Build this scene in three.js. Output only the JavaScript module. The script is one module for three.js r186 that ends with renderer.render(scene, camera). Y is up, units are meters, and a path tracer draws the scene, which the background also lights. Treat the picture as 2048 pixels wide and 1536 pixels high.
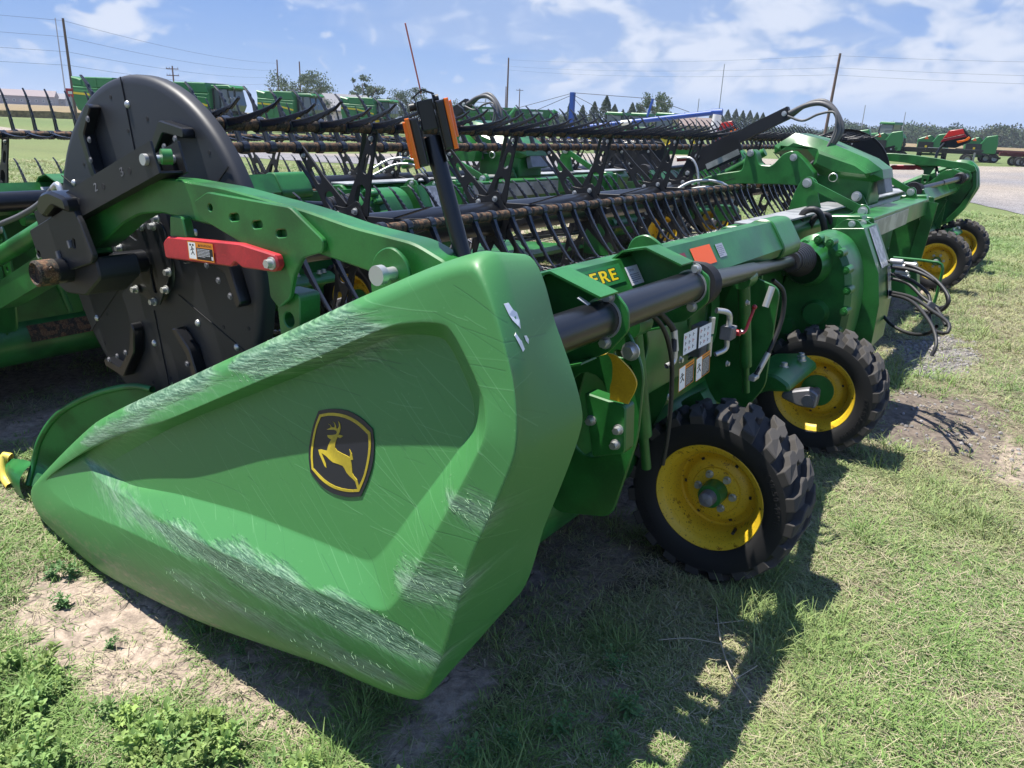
import * as THREE from 'three';
import { mergeGeometries, toCreasedNormals, mergeVertices } from 'three/addons/utils/BufferGeometryUtils.js';
import { FontLoader } from 'three/addons/loaders/FontLoader.js';
import { TextGeometry } from 'three/addons/geometries/TextGeometry.js';

// ---------- camera, sky, sun, exposure ----------
const scene = new THREE.Scene();
const camera = new THREE.PerspectiveCamera(53.08, 4 / 3, 0.05, 6000);
camera.position.set(0, 1.65, 0);
camera.quaternion.setFromRotationMatrix(new THREE.Matrix4().makeBasis(
  new THREE.Vector3(0.5766, 0.0392668, 0.8160822), new THREE.Vector3(0.2410961, 0.946188, -0.2158727), new THREE.Vector3(-0.7806438, 0.3212265, 0.5361052)));
const renderer = new THREE.WebGLRenderer({ antialias: true });
renderer.setSize(1024, 768);
renderer.toneMapping = THREE.LinearToneMapping;
renderer.toneMappingExposure = 1.85;
renderer.shadowMap.enabled = true;

let seed = 12345;
const rnd = () => { seed = (seed + 0x6D2B79F5) | 0; let t = Math.imul(seed ^ (seed >>> 15), 1 | seed); t = (t + Math.imul(t ^ (t >>> 7), 61 | t)) ^ t; return ((t ^ (t >>> 14)) >>> 0) / 4294967296; };
const rr = (a, b) => a + (b - a) * rnd();
const clamp = (v, a = 0, b = 1) => Math.min(b, Math.max(a, v));
const sstep = (a, b, v) => { const t = clamp((v - a) / (b - a)); return t * t * (3 - 2 * t); };
const mix = (a, b, t) => a + (b - a) * t;
function hash2(ix, iy) { let h = Math.imul(ix, 374761393) + Math.imul(iy, 668265263) | 0; h = Math.imul(h ^ (h >>> 13), 1274126177); return ((h ^ (h >>> 16)) >>> 0) / 4294967296; }
function vnoise(x, y) {
  const ix = Math.floor(x), iy = Math.floor(y), fx = x - ix, fy = y - iy, u = fx * fx * (3 - 2 * fx), v = fy * fy * (3 - 2 * fy);
  const a = hash2(ix, iy), b = hash2(ix + 1, iy), c = hash2(ix, iy + 1), d = hash2(ix + 1, iy + 1);
  return a + (b - a) * u + (c - a) * v + (a - b - c + d) * u * v;
}
function fbm(x, y, o = 4) { let s = 0, a = 0.5, n = 0; for (let i = 0; i < o; i++) { s += a * vnoise(x, y); n += a; x = x * 2.03 + 17.1; y = y * 2.03 + 9.7; a *= 0.5; } return s / n; }

{ // a computed sky: air, thin veils and broken cumulus, the same all the way round
  const W = 4096, H = 2048, data = new Float32Array(W * H * 4);
  const cloud = (a, e) => { // bearing and height in degrees -> cover, light
    const w1 = fbm(a * 0.16 + 4, e * 0.5 + 2, 3) - 0.5, w2 = fbm(a * 0.16 + 40, e * 0.5 + 21, 3) - 0.5;
    const x = a + w1 * 5, y = e + w2 * 2.2;
    const big = fbm(a * 0.045 + 384.11, e * 0.11 + 105.33, 3), veil = fbm(x * 0.07 + 3, y * 0.42 + 8, 5), puff = fbm(x * 0.23 + 70, y * 0.62 + 1, 6), tuft = fbm(x * 0.75 + 9, y * 1.25 + 30, 5);
    let c = 0.55 * sstep(0.40, 0.68, veil + 0.55 * (big - 0.5)) * sstep(0.3, 3, e);
    c = Math.max(c, 0.86 * sstep(0.46, 0.66, puff + 0.75 * (big - 0.5) + 0.26 * (tuft - 0.5)) * sstep(0.8, 3, e));
    c = Math.max(c, 0.5 * sstep(0.57, 0.70, tuft + 0.45 * (big - 0.5)) * sstep(1.2, 3, e) * (1 - sstep(12, 26, e)));
    return [c * (1 - 0.45 * sstep(16, 44, e)), sstep(0.36, 0.64, 0.55 * puff + 0.45 * tuft)];
  };
  for (let j = H / 2 - 40; j < H; j++) {
    const el = ((j + 0.5) / H - 0.5) * 180, e = Math.max(el, 0.05), t = 1 - Math.exp(-e / 10);
    const cr = mix(0.235, 0.034, t), cg = mix(0.34, 0.125, t), cb = mix(0.50, 0.40, t), wide = el > 40 ? 4 : 1;
    for (let i = 0; i < W; i += wide) {
      const a = (i / W) * 360 - 180; let [c, s] = cloud(a, e);
      if (a > 168) { const k = (a - 168) / 12, q = cloud(a - 360, e); c = mix(c, q[0], k); s = mix(s, q[1], k); }
      const wr = mix(0.235, 0.44, s), wg = mix(0.305, 0.47, s), wb = mix(0.445, 0.535, s), k = (j * W + i) * 4;
      for (let q = 0; q < wide; q++) { data[k + q * 4] = mix(cr, wr, c); data[k + q * 4 + 1] = mix(cg, wg, c); data[k + q * 4 + 2] = mix(cb, wb, c); data[k + q * 4 + 3] = 1; }
    }
  }
  for (let j = 0; j < H / 2 - 40; j++) for (let i = 0; i < W; i++) { const k = (j * W + i) * 4; data[k] = 0.22; data[k + 1] = 0.27; data[k + 2] = 0.32; data[k + 3] = 1; }
  const sky = new THREE.DataTexture(data, W, H, THREE.RGBAFormat, THREE.FloatType);
  sky.mapping = THREE.EquirectangularReflectionMapping; sky.magFilter = THREE.LinearFilter; sky.minFilter = THREE.LinearFilter; sky.needsUpdate = true;
  scene.background = sky; scene.environment = sky;
}
const sun = new THREE.DirectionalLight(new THREE.Color(1.0, 0.955, 0.88), 5.0);
sun.position.set(5 - 10 * 0.11, 10 * 0.95, -2 - 10 * 0.33); sun.target.position.set(5, 0, -2);
sun.castShadow = true; sun.shadow.radius = 1; sun.shadow.mapSize.set(4096, 4096);
Object.assign(sun.shadow.camera, { left: -14, right: 14, top: 14, bottom: -14, near: 0.1, far: 60 });
scene.add(sun, sun.target);

// ---------- helpers ----------
const V = (x, y, z) => new THREE.Vector3(x, y, z);
const taken = new Map();
function numbered(name) { const n = taken.get(name) ?? 0; taken.set(name, n + 1); return n ? name + '_' + String(n).padStart(3, '0') : name; }
function tag(o, label, category, group, kind) {
  if (label) o.userData.label = label; if (category) o.userData.category = category; if (group) o.userData.group = group; if (kind) o.userData.kind = kind; return o;
}
function thing(name, label, category, x = 0, y = 0, z = 0, turn = 0, group) {
  const o = new THREE.Group(); o.name = numbered(name); o.position.set(x, y, z); o.rotation.y = turn; scene.add(o); return tag(o, label, category, group);
}
// uv in metres from the face's main direction
function boxUV(g) {
  const p = g.attributes.position, n = p.count, uv = new Float32Array(n * 2), a = V(), b = V(), c = V(), nn = V();
  for (let i = 0; i < n; i += 3) {
    a.fromBufferAttribute(p, i); b.fromBufferAttribute(p, i + 1); c.fromBufferAttribute(p, i + 2);
    nn.subVectors(b, a).cross(V().subVectors(c, a)); const x = Math.abs(nn.x), y = Math.abs(nn.y), z = Math.abs(nn.z);
    for (let k = 0; k < 3; k++) {
      const X = p.getX(i + k), Y = p.getY(i + k), Z = p.getZ(i + k);
      uv[(i + k) * 2] = x > y && x > z ? Z : X; uv[(i + k) * 2 + 1] = y > x && y > z ? Z : Y;
    }
  }
  g.setAttribute('uv', new THREE.BufferAttribute(uv, 2)); return g;
}
function plain(g) { // one layout for all geometries
  const q = g.index ? g.toNonIndexed() : g;
  for (const k of Object.keys(q.attributes)) if (!['position', 'normal', 'uv'].includes(k)) q.deleteAttribute(k);
  if (!q.attributes.normal) q.computeVertexNormals();
  if (!q.attributes.uv) q.setAttribute('uv', new THREE.BufferAttribute(new Float32Array(q.attributes.position.count * 2), 2));
  return q;
}
function merged(gs, keepUV) { const g = gs.length === 1 ? plain(gs[0]) : mergeGeometries(gs.map(plain)); g.morphTargetsRelative = false; return keepUV ? g : boxUV(g); }
function part(name, gs, mat, parent, opt = {}) {
  const g = merged(Array.isArray(gs) ? gs : [gs], opt.keepUV);
  const m = new THREE.Mesh(g, mat); m.name = name; m.castShadow = m.receiveShadow = true;
  if (opt.at) m.position.set(...opt.at); if (opt.label) m.userData.label = opt.label; if (opt.kind) m.userData.kind = opt.kind;
  parent.add(m); return m;
}
function solo(name, gs, mat, label, category, group, kind, opt = {}) { const m = part(numbered(name), gs, mat, scene, opt); return tag(m, label, category, group, kind); }
const box = (w, h, d, x = 0, y = 0, z = 0, rx = 0, ry = 0, rz = 0) => { const g = new THREE.BoxGeometry(w, h, d); if (rx) g.rotateX(rx); if (rz) g.rotateZ(rz); if (ry) g.rotateY(ry); return g.translate(x, y, z); };
// a box whose edges are chamfered
function cbox(w, h, d, x = 0, y = 0, z = 0, rx = 0, ry = 0, rz = 0, c0 = 0.006) {
  const c = Math.min(c0, w / 4, h / 4, d / 4);
  const s = new THREE.Shape(), a = w / 2 - c, b = h / 2 - c; s.moveTo(-a, -b); s.lineTo(a, -b); s.lineTo(a, b); s.lineTo(-a, b); s.closePath();
  const g = new THREE.ExtrudeGeometry(s, { depth: d - 2 * c, bevelEnabled: true, bevelThickness: c, bevelSize: c, bevelSegments: 2, curveSegments: 4 }); g.translate(0, 0, -(d - 2 * c) / 2);
  if (rx) g.rotateX(rx); if (rz) g.rotateZ(rz); if (ry) g.rotateY(ry); return g.translate(x, y, z);
}
// a plate cut from (z, y) outlines, standing across x from x0 to x1
function plate(pts, x0, x1, opt = {}) {
  const s = new THREE.Shape();
  if (opt.smooth) s.setFromPoints(new THREE.CatmullRomCurve3(pts.map(([z, y]) => V(-z, y, 0)), true, 'centripetal').getPoints(opt.smooth).slice(0, -1).map(v => new THREE.Vector2(v.x, v.y)));
  else s.setFromPoints(roundPoly(pts.map(([z, y]) => [-z, y]), opt.round ?? 0));
  for (const h of opt.holes ?? []) { // [z, y, halfLength, halfHeight, angle]
    const [hz, hy, a, b = a, an = 0] = h, q = new THREE.Path(), n = 14, arr = [];
    for (let i = 0; i < n; i++) { const t = i / n * Math.PI * 2, k = Math.max(0, a - b), cx = Math.cos(t) * b + Math.sign(Math.cos(t)) * k, cy = Math.sin(t) * b; arr.push(new THREE.Vector2(-hz + cx * Math.cos(an) - cy * Math.sin(an), hy + cx * Math.sin(an) + cy * Math.cos(an))); }
    q.setFromPoints(arr); s.holes.push(q);
  }
  const bv = opt.bevel ?? Math.min(0.003, (x1 - x0) / 4);
  const g = new THREE.ExtrudeGeometry(s, { depth: x1 - x0 - 2 * bv, bevelEnabled: bv > 0, bevelThickness: bv, bevelSize: bv, bevelOffset: -bv, bevelSegments: 1, curveSegments: 6 });
  g.rotateY(Math.PI / 2); g.translate(x0 + bv, 0, 0);
  return toCreasedNormals(g, 0.55);
}
function roundPoly(pts, r) {
  if (!r) return pts.map(p => new THREE.Vector2(p[0], p[1]));
  const out = [], n = pts.length;
  for (let i = 0; i < n; i++) {
    const p = new THREE.Vector2(...pts[i]), a = new THREE.Vector2(...pts[(i + n - 1) % n]).sub(p), b = new THREE.Vector2(...pts[(i + 1) % n]).sub(p);
    const q = Math.min(pts[i][2] ?? r, a.length() * 0.45, b.length() * 0.45); a.setLength(q); b.setLength(q);
    for (let k = 0; k <= 4; k++) { const t = k / 4; out.push(new THREE.Vector2(p.x + a.x * (1 - t) * (1 - t) + b.x * t * t, p.y + a.y * (1 - t) * (1 - t) + b.y * t * t)); }
  }
  return out;
}
function bar(p, q, r, r2 = r, seg = 14) { // a round bar between two points
  const a = V(...p), b = V(...q), d = V().subVectors(b, a), g = new THREE.CylinderGeometry(r2, r, d.length(), seg, 1);
  g.translate(0, d.length() / 2, 0); g.applyQuaternion(new THREE.Quaternion().setFromUnitVectors(V(0, 1, 0), d.normalize())); return g.translate(a.x, a.y, a.z);
}
function beam(p, q, w, h, c = 0.004) { // a square bar between two points, w across, h along the most upright side
  const a = V(...p), b = V(...q), d = V().subVectors(b, a), L = d.length(); d.normalize();
  const up = Math.abs(d.y) > 0.95 ? V(1, 0, 0) : V(0, 1, 0), s = V().crossVectors(up, d).normalize(), u = V().crossVectors(d, s);
  return cbox(w, h, L, 0, 0, 0, 0, 0, 0, c).applyMatrix4(new THREE.Matrix4().makeBasis(s, u, d).setPosition((a.x + b.x) / 2, (a.y + b.y) / 2, (a.z + b.z) / 2));
}
const hose = (pts, r, n = 28) => new THREE.TubeGeometry(new THREE.CatmullRomCurve3(pts.map(p => V(...p)), false, 'centripetal'), n, r, 9, false);
function lathe(pts, seg = 40) { return new THREE.LatheGeometry(pts.map(([r, h]) => new THREE.Vector2(Math.max(r, 0.0001), h)), seg); }
// a turned shape whose axis runs along x: [radius, x]
const latheX = (pts, seg = 40) => toCreasedNormals(lathe(pts, seg).rotateZ(-Math.PI / 2), 0.6);
function bolt(x, y, z, r = 0.012, h = 0.012, dir = '-x') { // hex head with washer
  const g = mergeGeometries([new THREE.CylinderGeometry(r * 1.35, r * 1.35, h * 0.3, 14).translate(0, h * 0.15, 0).toNonIndexed(), new THREE.CylinderGeometry(r * 0.95, r, h, 6).translate(0, h * 0.8, 0).toNonIndexed()]);
  if (dir === '-x') g.rotateZ(Math.PI / 2); else if (dir === '+x') g.rotateZ(-Math.PI / 2); else if (dir === '+z') g.rotateX(Math.PI / 2); else if (dir === '-z') g.rotateX(-Math.PI / 2);
  return g.translate(x, y, z);
}
function dome(x, y, z, r, h) { const g = new THREE.SphereGeometry(r, 12, 6, 0, Math.PI * 2, 0, Math.PI / 2); g.scale(1, h / r, 1); g.rotateZ(Math.PI / 2); return g.translate(x, y, z); }

// ---------- textures ----------
function canvasTex(w, h, draw, opt = {}) {
  const c = document.createElement('canvas'); c.width = w; c.height = h; const k = c.getContext('2d'); draw(k, w, h);
  const t = new THREE.CanvasTexture(c); if (!opt.data) t.colorSpace = THREE.SRGBColorSpace;
  t.wrapS = t.wrapT = opt.clamp ? THREE.ClampToEdgeWrapping : THREE.RepeatWrapping; t.magFilter = THREE.LinearFilter; if (opt.repeat) t.repeat.set(opt.repeat, opt.repeat2 ?? opt.repeat); t.anisotropy = 8; return t;
}
function noiseTex(n, f, opt = {}) { // f(u, v) -> [r, g, b] 0..1, tiles by construction of f
  const d = new Uint8Array(n * n * 4);
  for (let j = 0; j < n; j++) for (let i = 0; i < n; i++) { const c = f(i / n, j / n), k = (j * n + i) * 4; d[k] = clamp(c[0]) * 255; d[k + 1] = clamp(c[1]) * 255; d[k + 2] = clamp(c[2]) * 255; d[k + 3] = 255; }
  const t = new THREE.DataTexture(d, n, n); t.wrapS = t.wrapT = THREE.RepeatWrapping; t.magFilter = THREE.LinearFilter; t.minFilter = THREE.LinearMipmapLinearFilter; t.generateMipmaps = true;
  if (!opt.data) t.colorSpace = THREE.SRGBColorSpace; if (opt.repeat) t.repeat.set(opt.repeat, opt.repeat); t.needsUpdate = true; return t;
}
function tnoise(u, v, f) { // tiling value noise with f cells
  const x = u * f, y = v * f, ix = Math.floor(x), iy = Math.floor(y), fx = x - ix, fy = y - iy, a = fx * fx * (3 - 2 * fx), b = fy * fy * (3 - 2 * fy), m = i => ((i % f) + f) % f;
  return mix(mix(hash2(m(ix) + f * 7, m(iy)), hash2(m(ix + 1) + f * 7, m(iy)), a), mix(hash2(m(ix) + f * 7, m(iy + 1)), hash2(m(ix + 1) + f * 7, m(iy + 1)), a), b);
}
const tfbm = (u, v, f, o = 4) => { let s = 0, a = 0.5, n = 0; for (let i = 0; i < o; i++) { s += a * tnoise(u, v, f); n += a; f *= 2; a *= 0.5; } return s / n; };
// thin dust and specks for painted steel: multiplies the paint's colour
const dustMap = noiseTex(512, (u, v) => {
  const s = tfbm(u, v, 6, 5), f = tnoise(u, v, 200), sp = tnoise(u, v, 128) > 0.90 ? 0.12 : 0, k = 0.76 + 0.20 * sstep(0.3, 0.7, s) + 0.06 * (f - 0.5);
  return [k + sp * 0.9 + 0.03 * s, k + sp * 0.6, k + sp * 0.8];
}, { repeat: 1.3 });
const dustRough = noiseTex(512, (u, v) => { const s = tfbm(u, v, 5, 5), k = 0.62 + 0.38 * s; return [k, k, k]; }, { data: true, repeat: 1.3 });
const scratchMap = canvasTex(1024, 1024, (k, w, h) => { // worn black steel and plastic
  k.fillStyle = '#d8d8d8'; k.fillRect(0, 0, w, h);
  for (let i = 0; i < 2600; i++) { const x = rnd() * w, y = rnd() * h, a = rnd() * 6.28, l = rr(3, 34), v = rnd() > 0.45 ? 255 : 150; k.strokeStyle = `rgba(${v},${v},${v},${rr(0.05, 0.3)})`; k.lineWidth = rr(0.5, 1.4); k.beginPath(); k.moveTo(x, y); k.lineTo(x + Math.cos(a) * l, y + Math.sin(a) * l); k.stroke(); }
  for (let i = 0; i < 900; i++) { k.fillStyle = `rgba(255,250,240,${rr(0.1, 0.6)})`; k.fillRect(rnd() * w, rnd() * h, rr(0.6, 1.8), rr(0.6, 1.8)); }
}, { repeat: 1.6 });
const rustMap = noiseTex(512, (u, v) => { const s = tfbm(u, v, 10, 5), f = tfbm(u, v, 60, 2), t = sstep(0.42, 0.56, s), q = sstep(0.52, 0.62, f); return [mix(0.17, 0.36, t) + 0.12 * q, mix(0.14, 0.25, t) + 0.12 * q, mix(0.115, 0.175, t) + 0.09 * q]; }, { repeat: 5 });

const rimMap = canvasTex(1024, 1024, (k, w, h) => { // yellow paint with soil specks, chips and scuffs
  k.fillStyle = '#e6e6e6'; k.fillRect(0, 0, w, h);
  for (let i = 0; i < 2600; i++) { const q = rr(1, 5) * (rnd() > 0.94 ? 2.5 : 1), v = rnd(); k.fillStyle = v > 0.5 ? `rgba(95,78,52,${rr(0.2, 0.8)})` : `rgba(175,170,150,${rr(0.15, 0.6)})`; k.beginPath(); k.ellipse(rnd() * w, rnd() * h, q, q * rr(0.5, 1), rnd() * 3, 0, 7); k.fill(); }
  for (let i = 0; i < 26; i++) { const x = rnd() * w, y = rnd() * h; for (let j = 0; j < 40; j++) { k.fillStyle = `rgba(90,62,48,${rr(0.1, 0.4)})`; k.beginPath(); k.arc(x + rr(-22, 22), y + rr(-12, 12), rr(1, 6), 0, 7); k.fill(); } }
}, { repeat: 2.2 });
// ---------- materials ----------
const C = (r, g, b) => new THREE.Color().setRGB(r, g, b);
const std = (c, rough, metal = 0, o = {}) => new THREE.MeshPhysicalMaterial({ color: c, roughness: rough, metalness: metal, ...o });
const GREEN = C(0.026, 0.185, 0.036);
const M = {
  green: std(GREEN, 0.42, 0, { map: dustMap, roughnessMap: dustRough, clearcoat: 0.12, clearcoatRoughness: 0.4 }),
  black: std(C(0.018, 0.019, 0.022), 0.48, 0, { map: scratchMap }),
  blackGloss: std(C(0.014, 0.015, 0.018), 0.28, 0, { map: scratchMap }),
  disc: std(C(0.027, 0.030, 0.037), 0.5, 0, { map: scratchMap }),
  tine: std(C(0.022, 0.025, 0.033), 0.27),
  rubber: std(C(0.013, 0.013, 0.014), 0.75, 0, { map: scratchMap }),
  lug: std(C(0.072, 0.066, 0.060), 0.92, 0, { map: scratchMap }),
  hoseM: std(C(0.02, 0.02, 0.021), 0.55), hoseGrey: std(C(0.10, 0.10, 0.10), 0.5),
  yellow: std(C(0.84, 0.56, 0.025), 0.42, 0, { map: dustMap }), rim: std(C(0.90, 0.60, 0.03), 0.45, 0, { map: rimMap }),
  steel: std(C(0.62, 0.63, 0.64), 0.34, 0.85), zinc: std(C(0.55, 0.56, 0.56), 0.42, 0.7), cast: std(C(0.24, 0.25, 0.27), 0.5, 0.3, { map: dustMap }),
  rust: std(C(1, 1, 1), 0.8, 0.1, { map: rustMap }), red: std(C(0.58, 0.035, 0.045), 0.42, 0, { map: dustMap }),
  amber: new THREE.MeshPhysicalMaterial({ color: C(1.0, 0.22, 0.004), roughness: 0.22, clearcoat: 0.4, transmission: 0.3, thickness: 0 }),
  redRefl: std(C(0.62, 0.025, 0.02), 0.3), darkRed: std(C(0.22, 0.012, 0.02), 0.35), orange: std(C(0.95, 0.13, 0.02), 0.5),
  white: std(C(0.78, 0.78, 0.76), 0.5), tape: std(C(0.74, 0.76, 0.80), 0.28, 0.2), boot: std(C(0.022, 0.022, 0.024), 0.55, 0, { map: scratchMap }), belt: std(C(0.016, 0.016, 0.017), 0.7),
  galv: std(C(0.50, 0.53, 0.52), 0.45, 0.5, { map: dustMap }), glass: new THREE.MeshPhysicalMaterial({ color: C(0.10, 0.12, 0.12), roughness: 0.06, clearcoat: 1 }),
  bolt: std(C(0.56, 0.57, 0.56), 0.4, 0.75),
};

// ---------- the ground ----------
const blob = (x, z, cx, cz, rx, rz) => { const n = 0.55 * (fbm(x * 5 + 3, z * 5 + 1, 3) - 0.5) + 0.25 * (fbm(x * 21, z * 21, 2) - 0.5), d = Math.hypot((x - cx) / rx, (z - cz) / rz); return 1 - sstep(0.65, 1.1, d + n); };
function soilAt(x, z) {
  if (x > 14 || x < -2 || z < -9 || z > 4) return 0;
  let s = Math.max(blob(x, z, 1.04, -2.32, 0.26, 0.62), 0.9 * blob(x, z, 1.16, -1.62, 0.2, 0.36), blob(x, z, 5.2, -0.36, 0.8, 0.42), 0.9 * blob(x, z, 4.75, 0.12, 0.34, 0.34), 0.7 * blob(x, z, 1.65, -0.78, 0.34, 0.22), 0.6 * blob(x, z, 2.1, -0.42, 0.14, 0.16));
  s = Math.max(s, 0.75 * blob(x, z, 0.9, -1.38, 0.14, 0.22), 0.8 * blob(x, z, 1.28, -1.12, 0.16, 0.18));
  if (z < -1.1 && x > 1.2) s = Math.max(s, 0.5 + 0.5 * sstep(0.45, 0.6, fbm(x * 2, z * 2, 3)));
  return s;
}
const gravelAt = (x, z) => (x > 14 || z < -9 || z > 4 || x < 3) ? 0 : 0.85 * blob(x, z, 6.9, -0.62, 0.8, 0.36);
function heightAt(x, z) {
  const d = Math.hypot(x, z); if (d > 12) return 0; const f = 1 - sstep(6, 12, d), s = soilAt(x, z);
  return f * (0.018 * (fbm(x * 2.2, z * 2.2, 3) - 0.62) + (0.006 + 0.004 * s) * (fbm(x * 16, z * 16, 3) - 0.5) + 0.007 * s * (fbm(x * 60, z * 60, 2) - 0.5));
}
const groundMap = noiseTex(1024, (u, v) => { // grain, clods and fine cracks
  const a = tfbm(u, v, 40, 5), b = tnoise(u, v, 300), r = 1 - Math.abs(2 * tfbm(u + 0.03 * a, v, 7, 4) - 1), crack = 0.6 * sstep(0.975, 0.995, r), k = 0.66 + 0.45 * a + 0.16 * (b - 0.5) - 0.34 * crack;
  return [k, k * 0.995, k * 0.985];
}, { repeat: 0.9 });
const groundBump = noiseTex(1024, (u, v) => { const a = tfbm(u, v, 40, 5), r = 1 - Math.abs(2 * tfbm(u + 0.03 * a, v, 7, 4) - 1), k = 0.35 + 0.5 * a - 0.2 * sstep(0.96, 0.99, r); return [k, k, k]; }, { data: true, repeat: 0.9 });
{
  const axis = (dense, lo, hi) => { const a = []; let s = dense[0][2]; let v = dense[0][0]; for (const [p, q, st] of dense) for (v = p; v < q - 1e-6; v += st) a.push(v); let top = dense[dense.length - 1][1], st = dense[dense.length - 1][2]; a.push(top); while (top < hi) { st *= 1.22; top += st; a.push(Math.min(top, hi)); } const b = []; let bot = dense[0][0]; st = s; while (bot > lo) { st *= 1.22; bot -= st; b.unshift(Math.max(bot, lo)); } return b.concat(a); };
  const xs = axis([[0.45, 2.6, 0.013], [2.6, 8, 0.035]], -2500, 2500), zs = axis([[-3.6, -0.2, 0.014], [-0.2, 1.2, 0.022]], -2500, 2500);
  const nx = xs.length, nz = zs.length, pos = new Float32Array(nx * nz * 3), col = new Float32Array(nx * nz * 3), uv = new Float32Array(nx * nz * 2), idx = [];
  for (let j = 0; j < nz; j++) for (let i = 0; i < nx; i++) {
    const k = j * nx + i, x = xs[i], z = zs[j], s = soilAt(x, z), g = gravelAt(x, z);
    pos[k * 3] = x; pos[k * 3 + 1] = heightAt(x, z); pos[k * 3 + 2] = z; uv[k * 2] = x; uv[k * 2 + 1] = z;
    const n = fbm(x * 0.6 + 5, z * 0.6, 4), n2 = fbm(x * 0.05, z * 0.05 + 9, 4), n3 = fbm(x * 9, z * 9, 3);
    const dry = clamp(0.45 + 0.9 * (n - 0.5) + 0.8 * (n2 - 0.5));
    let r = mix(0.11, 0.20, dry), gg = mix(0.18, 0.225, dry), b = mix(0.042, 0.08, dry); { const q = 0.8 + 0.4 * fbm(x * 0.9 + 60, z * 0.9, 3); r *= q; gg *= q; b *= q; }
    if (Math.hypot(x, z) < 16) { const t = 1 - sstep(9, 16, Math.hypot(x, z)); r = mix(r, 0.175, t); gg = mix(gg, 0.15, t); b = mix(b, 0.092, t); }
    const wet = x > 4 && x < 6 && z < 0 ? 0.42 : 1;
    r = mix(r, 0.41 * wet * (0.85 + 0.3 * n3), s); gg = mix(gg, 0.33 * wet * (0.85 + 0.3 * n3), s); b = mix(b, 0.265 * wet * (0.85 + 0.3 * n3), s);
    r = mix(r, 0.215, g); gg = mix(gg, 0.20, g); b = mix(b, 0.19, g);
    col[k * 3] = r; col[k * 3 + 1] = gg; col[k * 3 + 2] = b;
    if (i && j) idx.push(k - nx - 1, k - 1, k, k - nx - 1, k, k - nx);
  }
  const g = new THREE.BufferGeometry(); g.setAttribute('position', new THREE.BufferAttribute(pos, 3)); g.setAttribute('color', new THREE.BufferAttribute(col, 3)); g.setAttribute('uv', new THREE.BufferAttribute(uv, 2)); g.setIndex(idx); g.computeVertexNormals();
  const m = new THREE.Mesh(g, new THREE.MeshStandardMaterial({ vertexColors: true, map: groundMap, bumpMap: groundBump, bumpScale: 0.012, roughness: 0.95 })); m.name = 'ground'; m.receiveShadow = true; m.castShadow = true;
  tag(m, 'mown grass and bare soil of the farm yard', 'ground', null, 'structure'); scene.add(m);
}
function strip(name, near, far, y, mat, label, cat) { // a flat sheet between two lines of [x, z]
  const p = [], uv = [], id = [], cl = [], n = 14, cn = new THREE.CatmullRomCurve3(near.map(([x, z]) => V(x, 0, z))).getPoints(near.length * n), cf = new THREE.CatmullRomCurve3(far.map(([x, z]) => V(x, 0, z))).getPoints(near.length * n);
  cn.forEach((a, i) => { const b = cf[i]; for (let q = 0; q <= 8; q++) { const t = q / 8, w = (q === 0 || q === 8) ? 0.3 * (fbm(i * 0.35, q + 3, 3) - 0.5) * (1 + a.length() * 0.01) : 0; const x = mix(a.x, b.x, t) + w, z = mix(a.z, b.z, t) + w; p.push(x, y, z); uv.push(x + 0.37 * z, z - 0.23 * x); { const v = sstep(0.35, 0.65, fbm(x * 0.09 + 3, z * 0.09, 4) + 0.5 * (t - 0.45)), f = 0.85 + 0.3 * fbm(x * 0.6, z * 0.6, 3); cl.push(mix(0.40, 0.62, v) * f, mix(0.40, 0.555, v) * f, mix(0.415, 0.46, v) * f); } if (i && q) { const k = i * 9 + q; id.push(k - 10, k - 1, k, k - 10, k, k - 9); } } });
  const g = new THREE.BufferGeometry(); g.setAttribute('position', new THREE.Float32BufferAttribute(p, 3)); g.setAttribute('uv', new THREE.Float32BufferAttribute(uv, 2)); g.setAttribute('color', new THREE.Float32BufferAttribute(cl, 3)); g.setIndex(id); g.computeVertexNormals();
  if (g.attributes.normal.getY(20) < 0) { g.setIndex(id.map((v, i) => i % 3 === 1 ? id[i + 1] : i % 3 === 2 ? id[i - 1] : v)); g.computeVertexNormals(); }
  const m = new THREE.Mesh(g, mat); m.name = name; m.receiveShadow = true; scene.add(m); return tag(m, label, cat, null, 'structure');
}
const gravelMap = noiseTex(1024, (u, v) => { const a = tnoise(u, v, 260), b = tnoise(u, v, 130), c = tfbm(u, v, 5, 4), k = 0.50 + 0.26 * (a - 0.5) + 0.26 * (b - 0.5) + 0.10 * (c - 0.5); return [k * mix(1.02, 1.0, c), k * 1.0, k]; }, { repeat: 0.35 });
const gravelM = std(C(1.9, 1.86, 1.84), 0.95, 0, { vertexColors: true, map: gravelMap, bumpMap: gravelMap, bumpScale: 0.006 });
strip('gravel_lane', [[16.5, 3.2], [22.6, -0.5], [29.5, -4.6], [33, -11], [26.8, -18.0], [20, -22.6], [20.4, -46], [24, -70]], [[110, 14], [76, -1.4], [60, -10], [52, -22], [38, -27], [23, -29], [24.5, -55], [33, -95]], 0.012, gravelM, 'pale crushed gravel lane curving behind the machines', 'lane');

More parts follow.
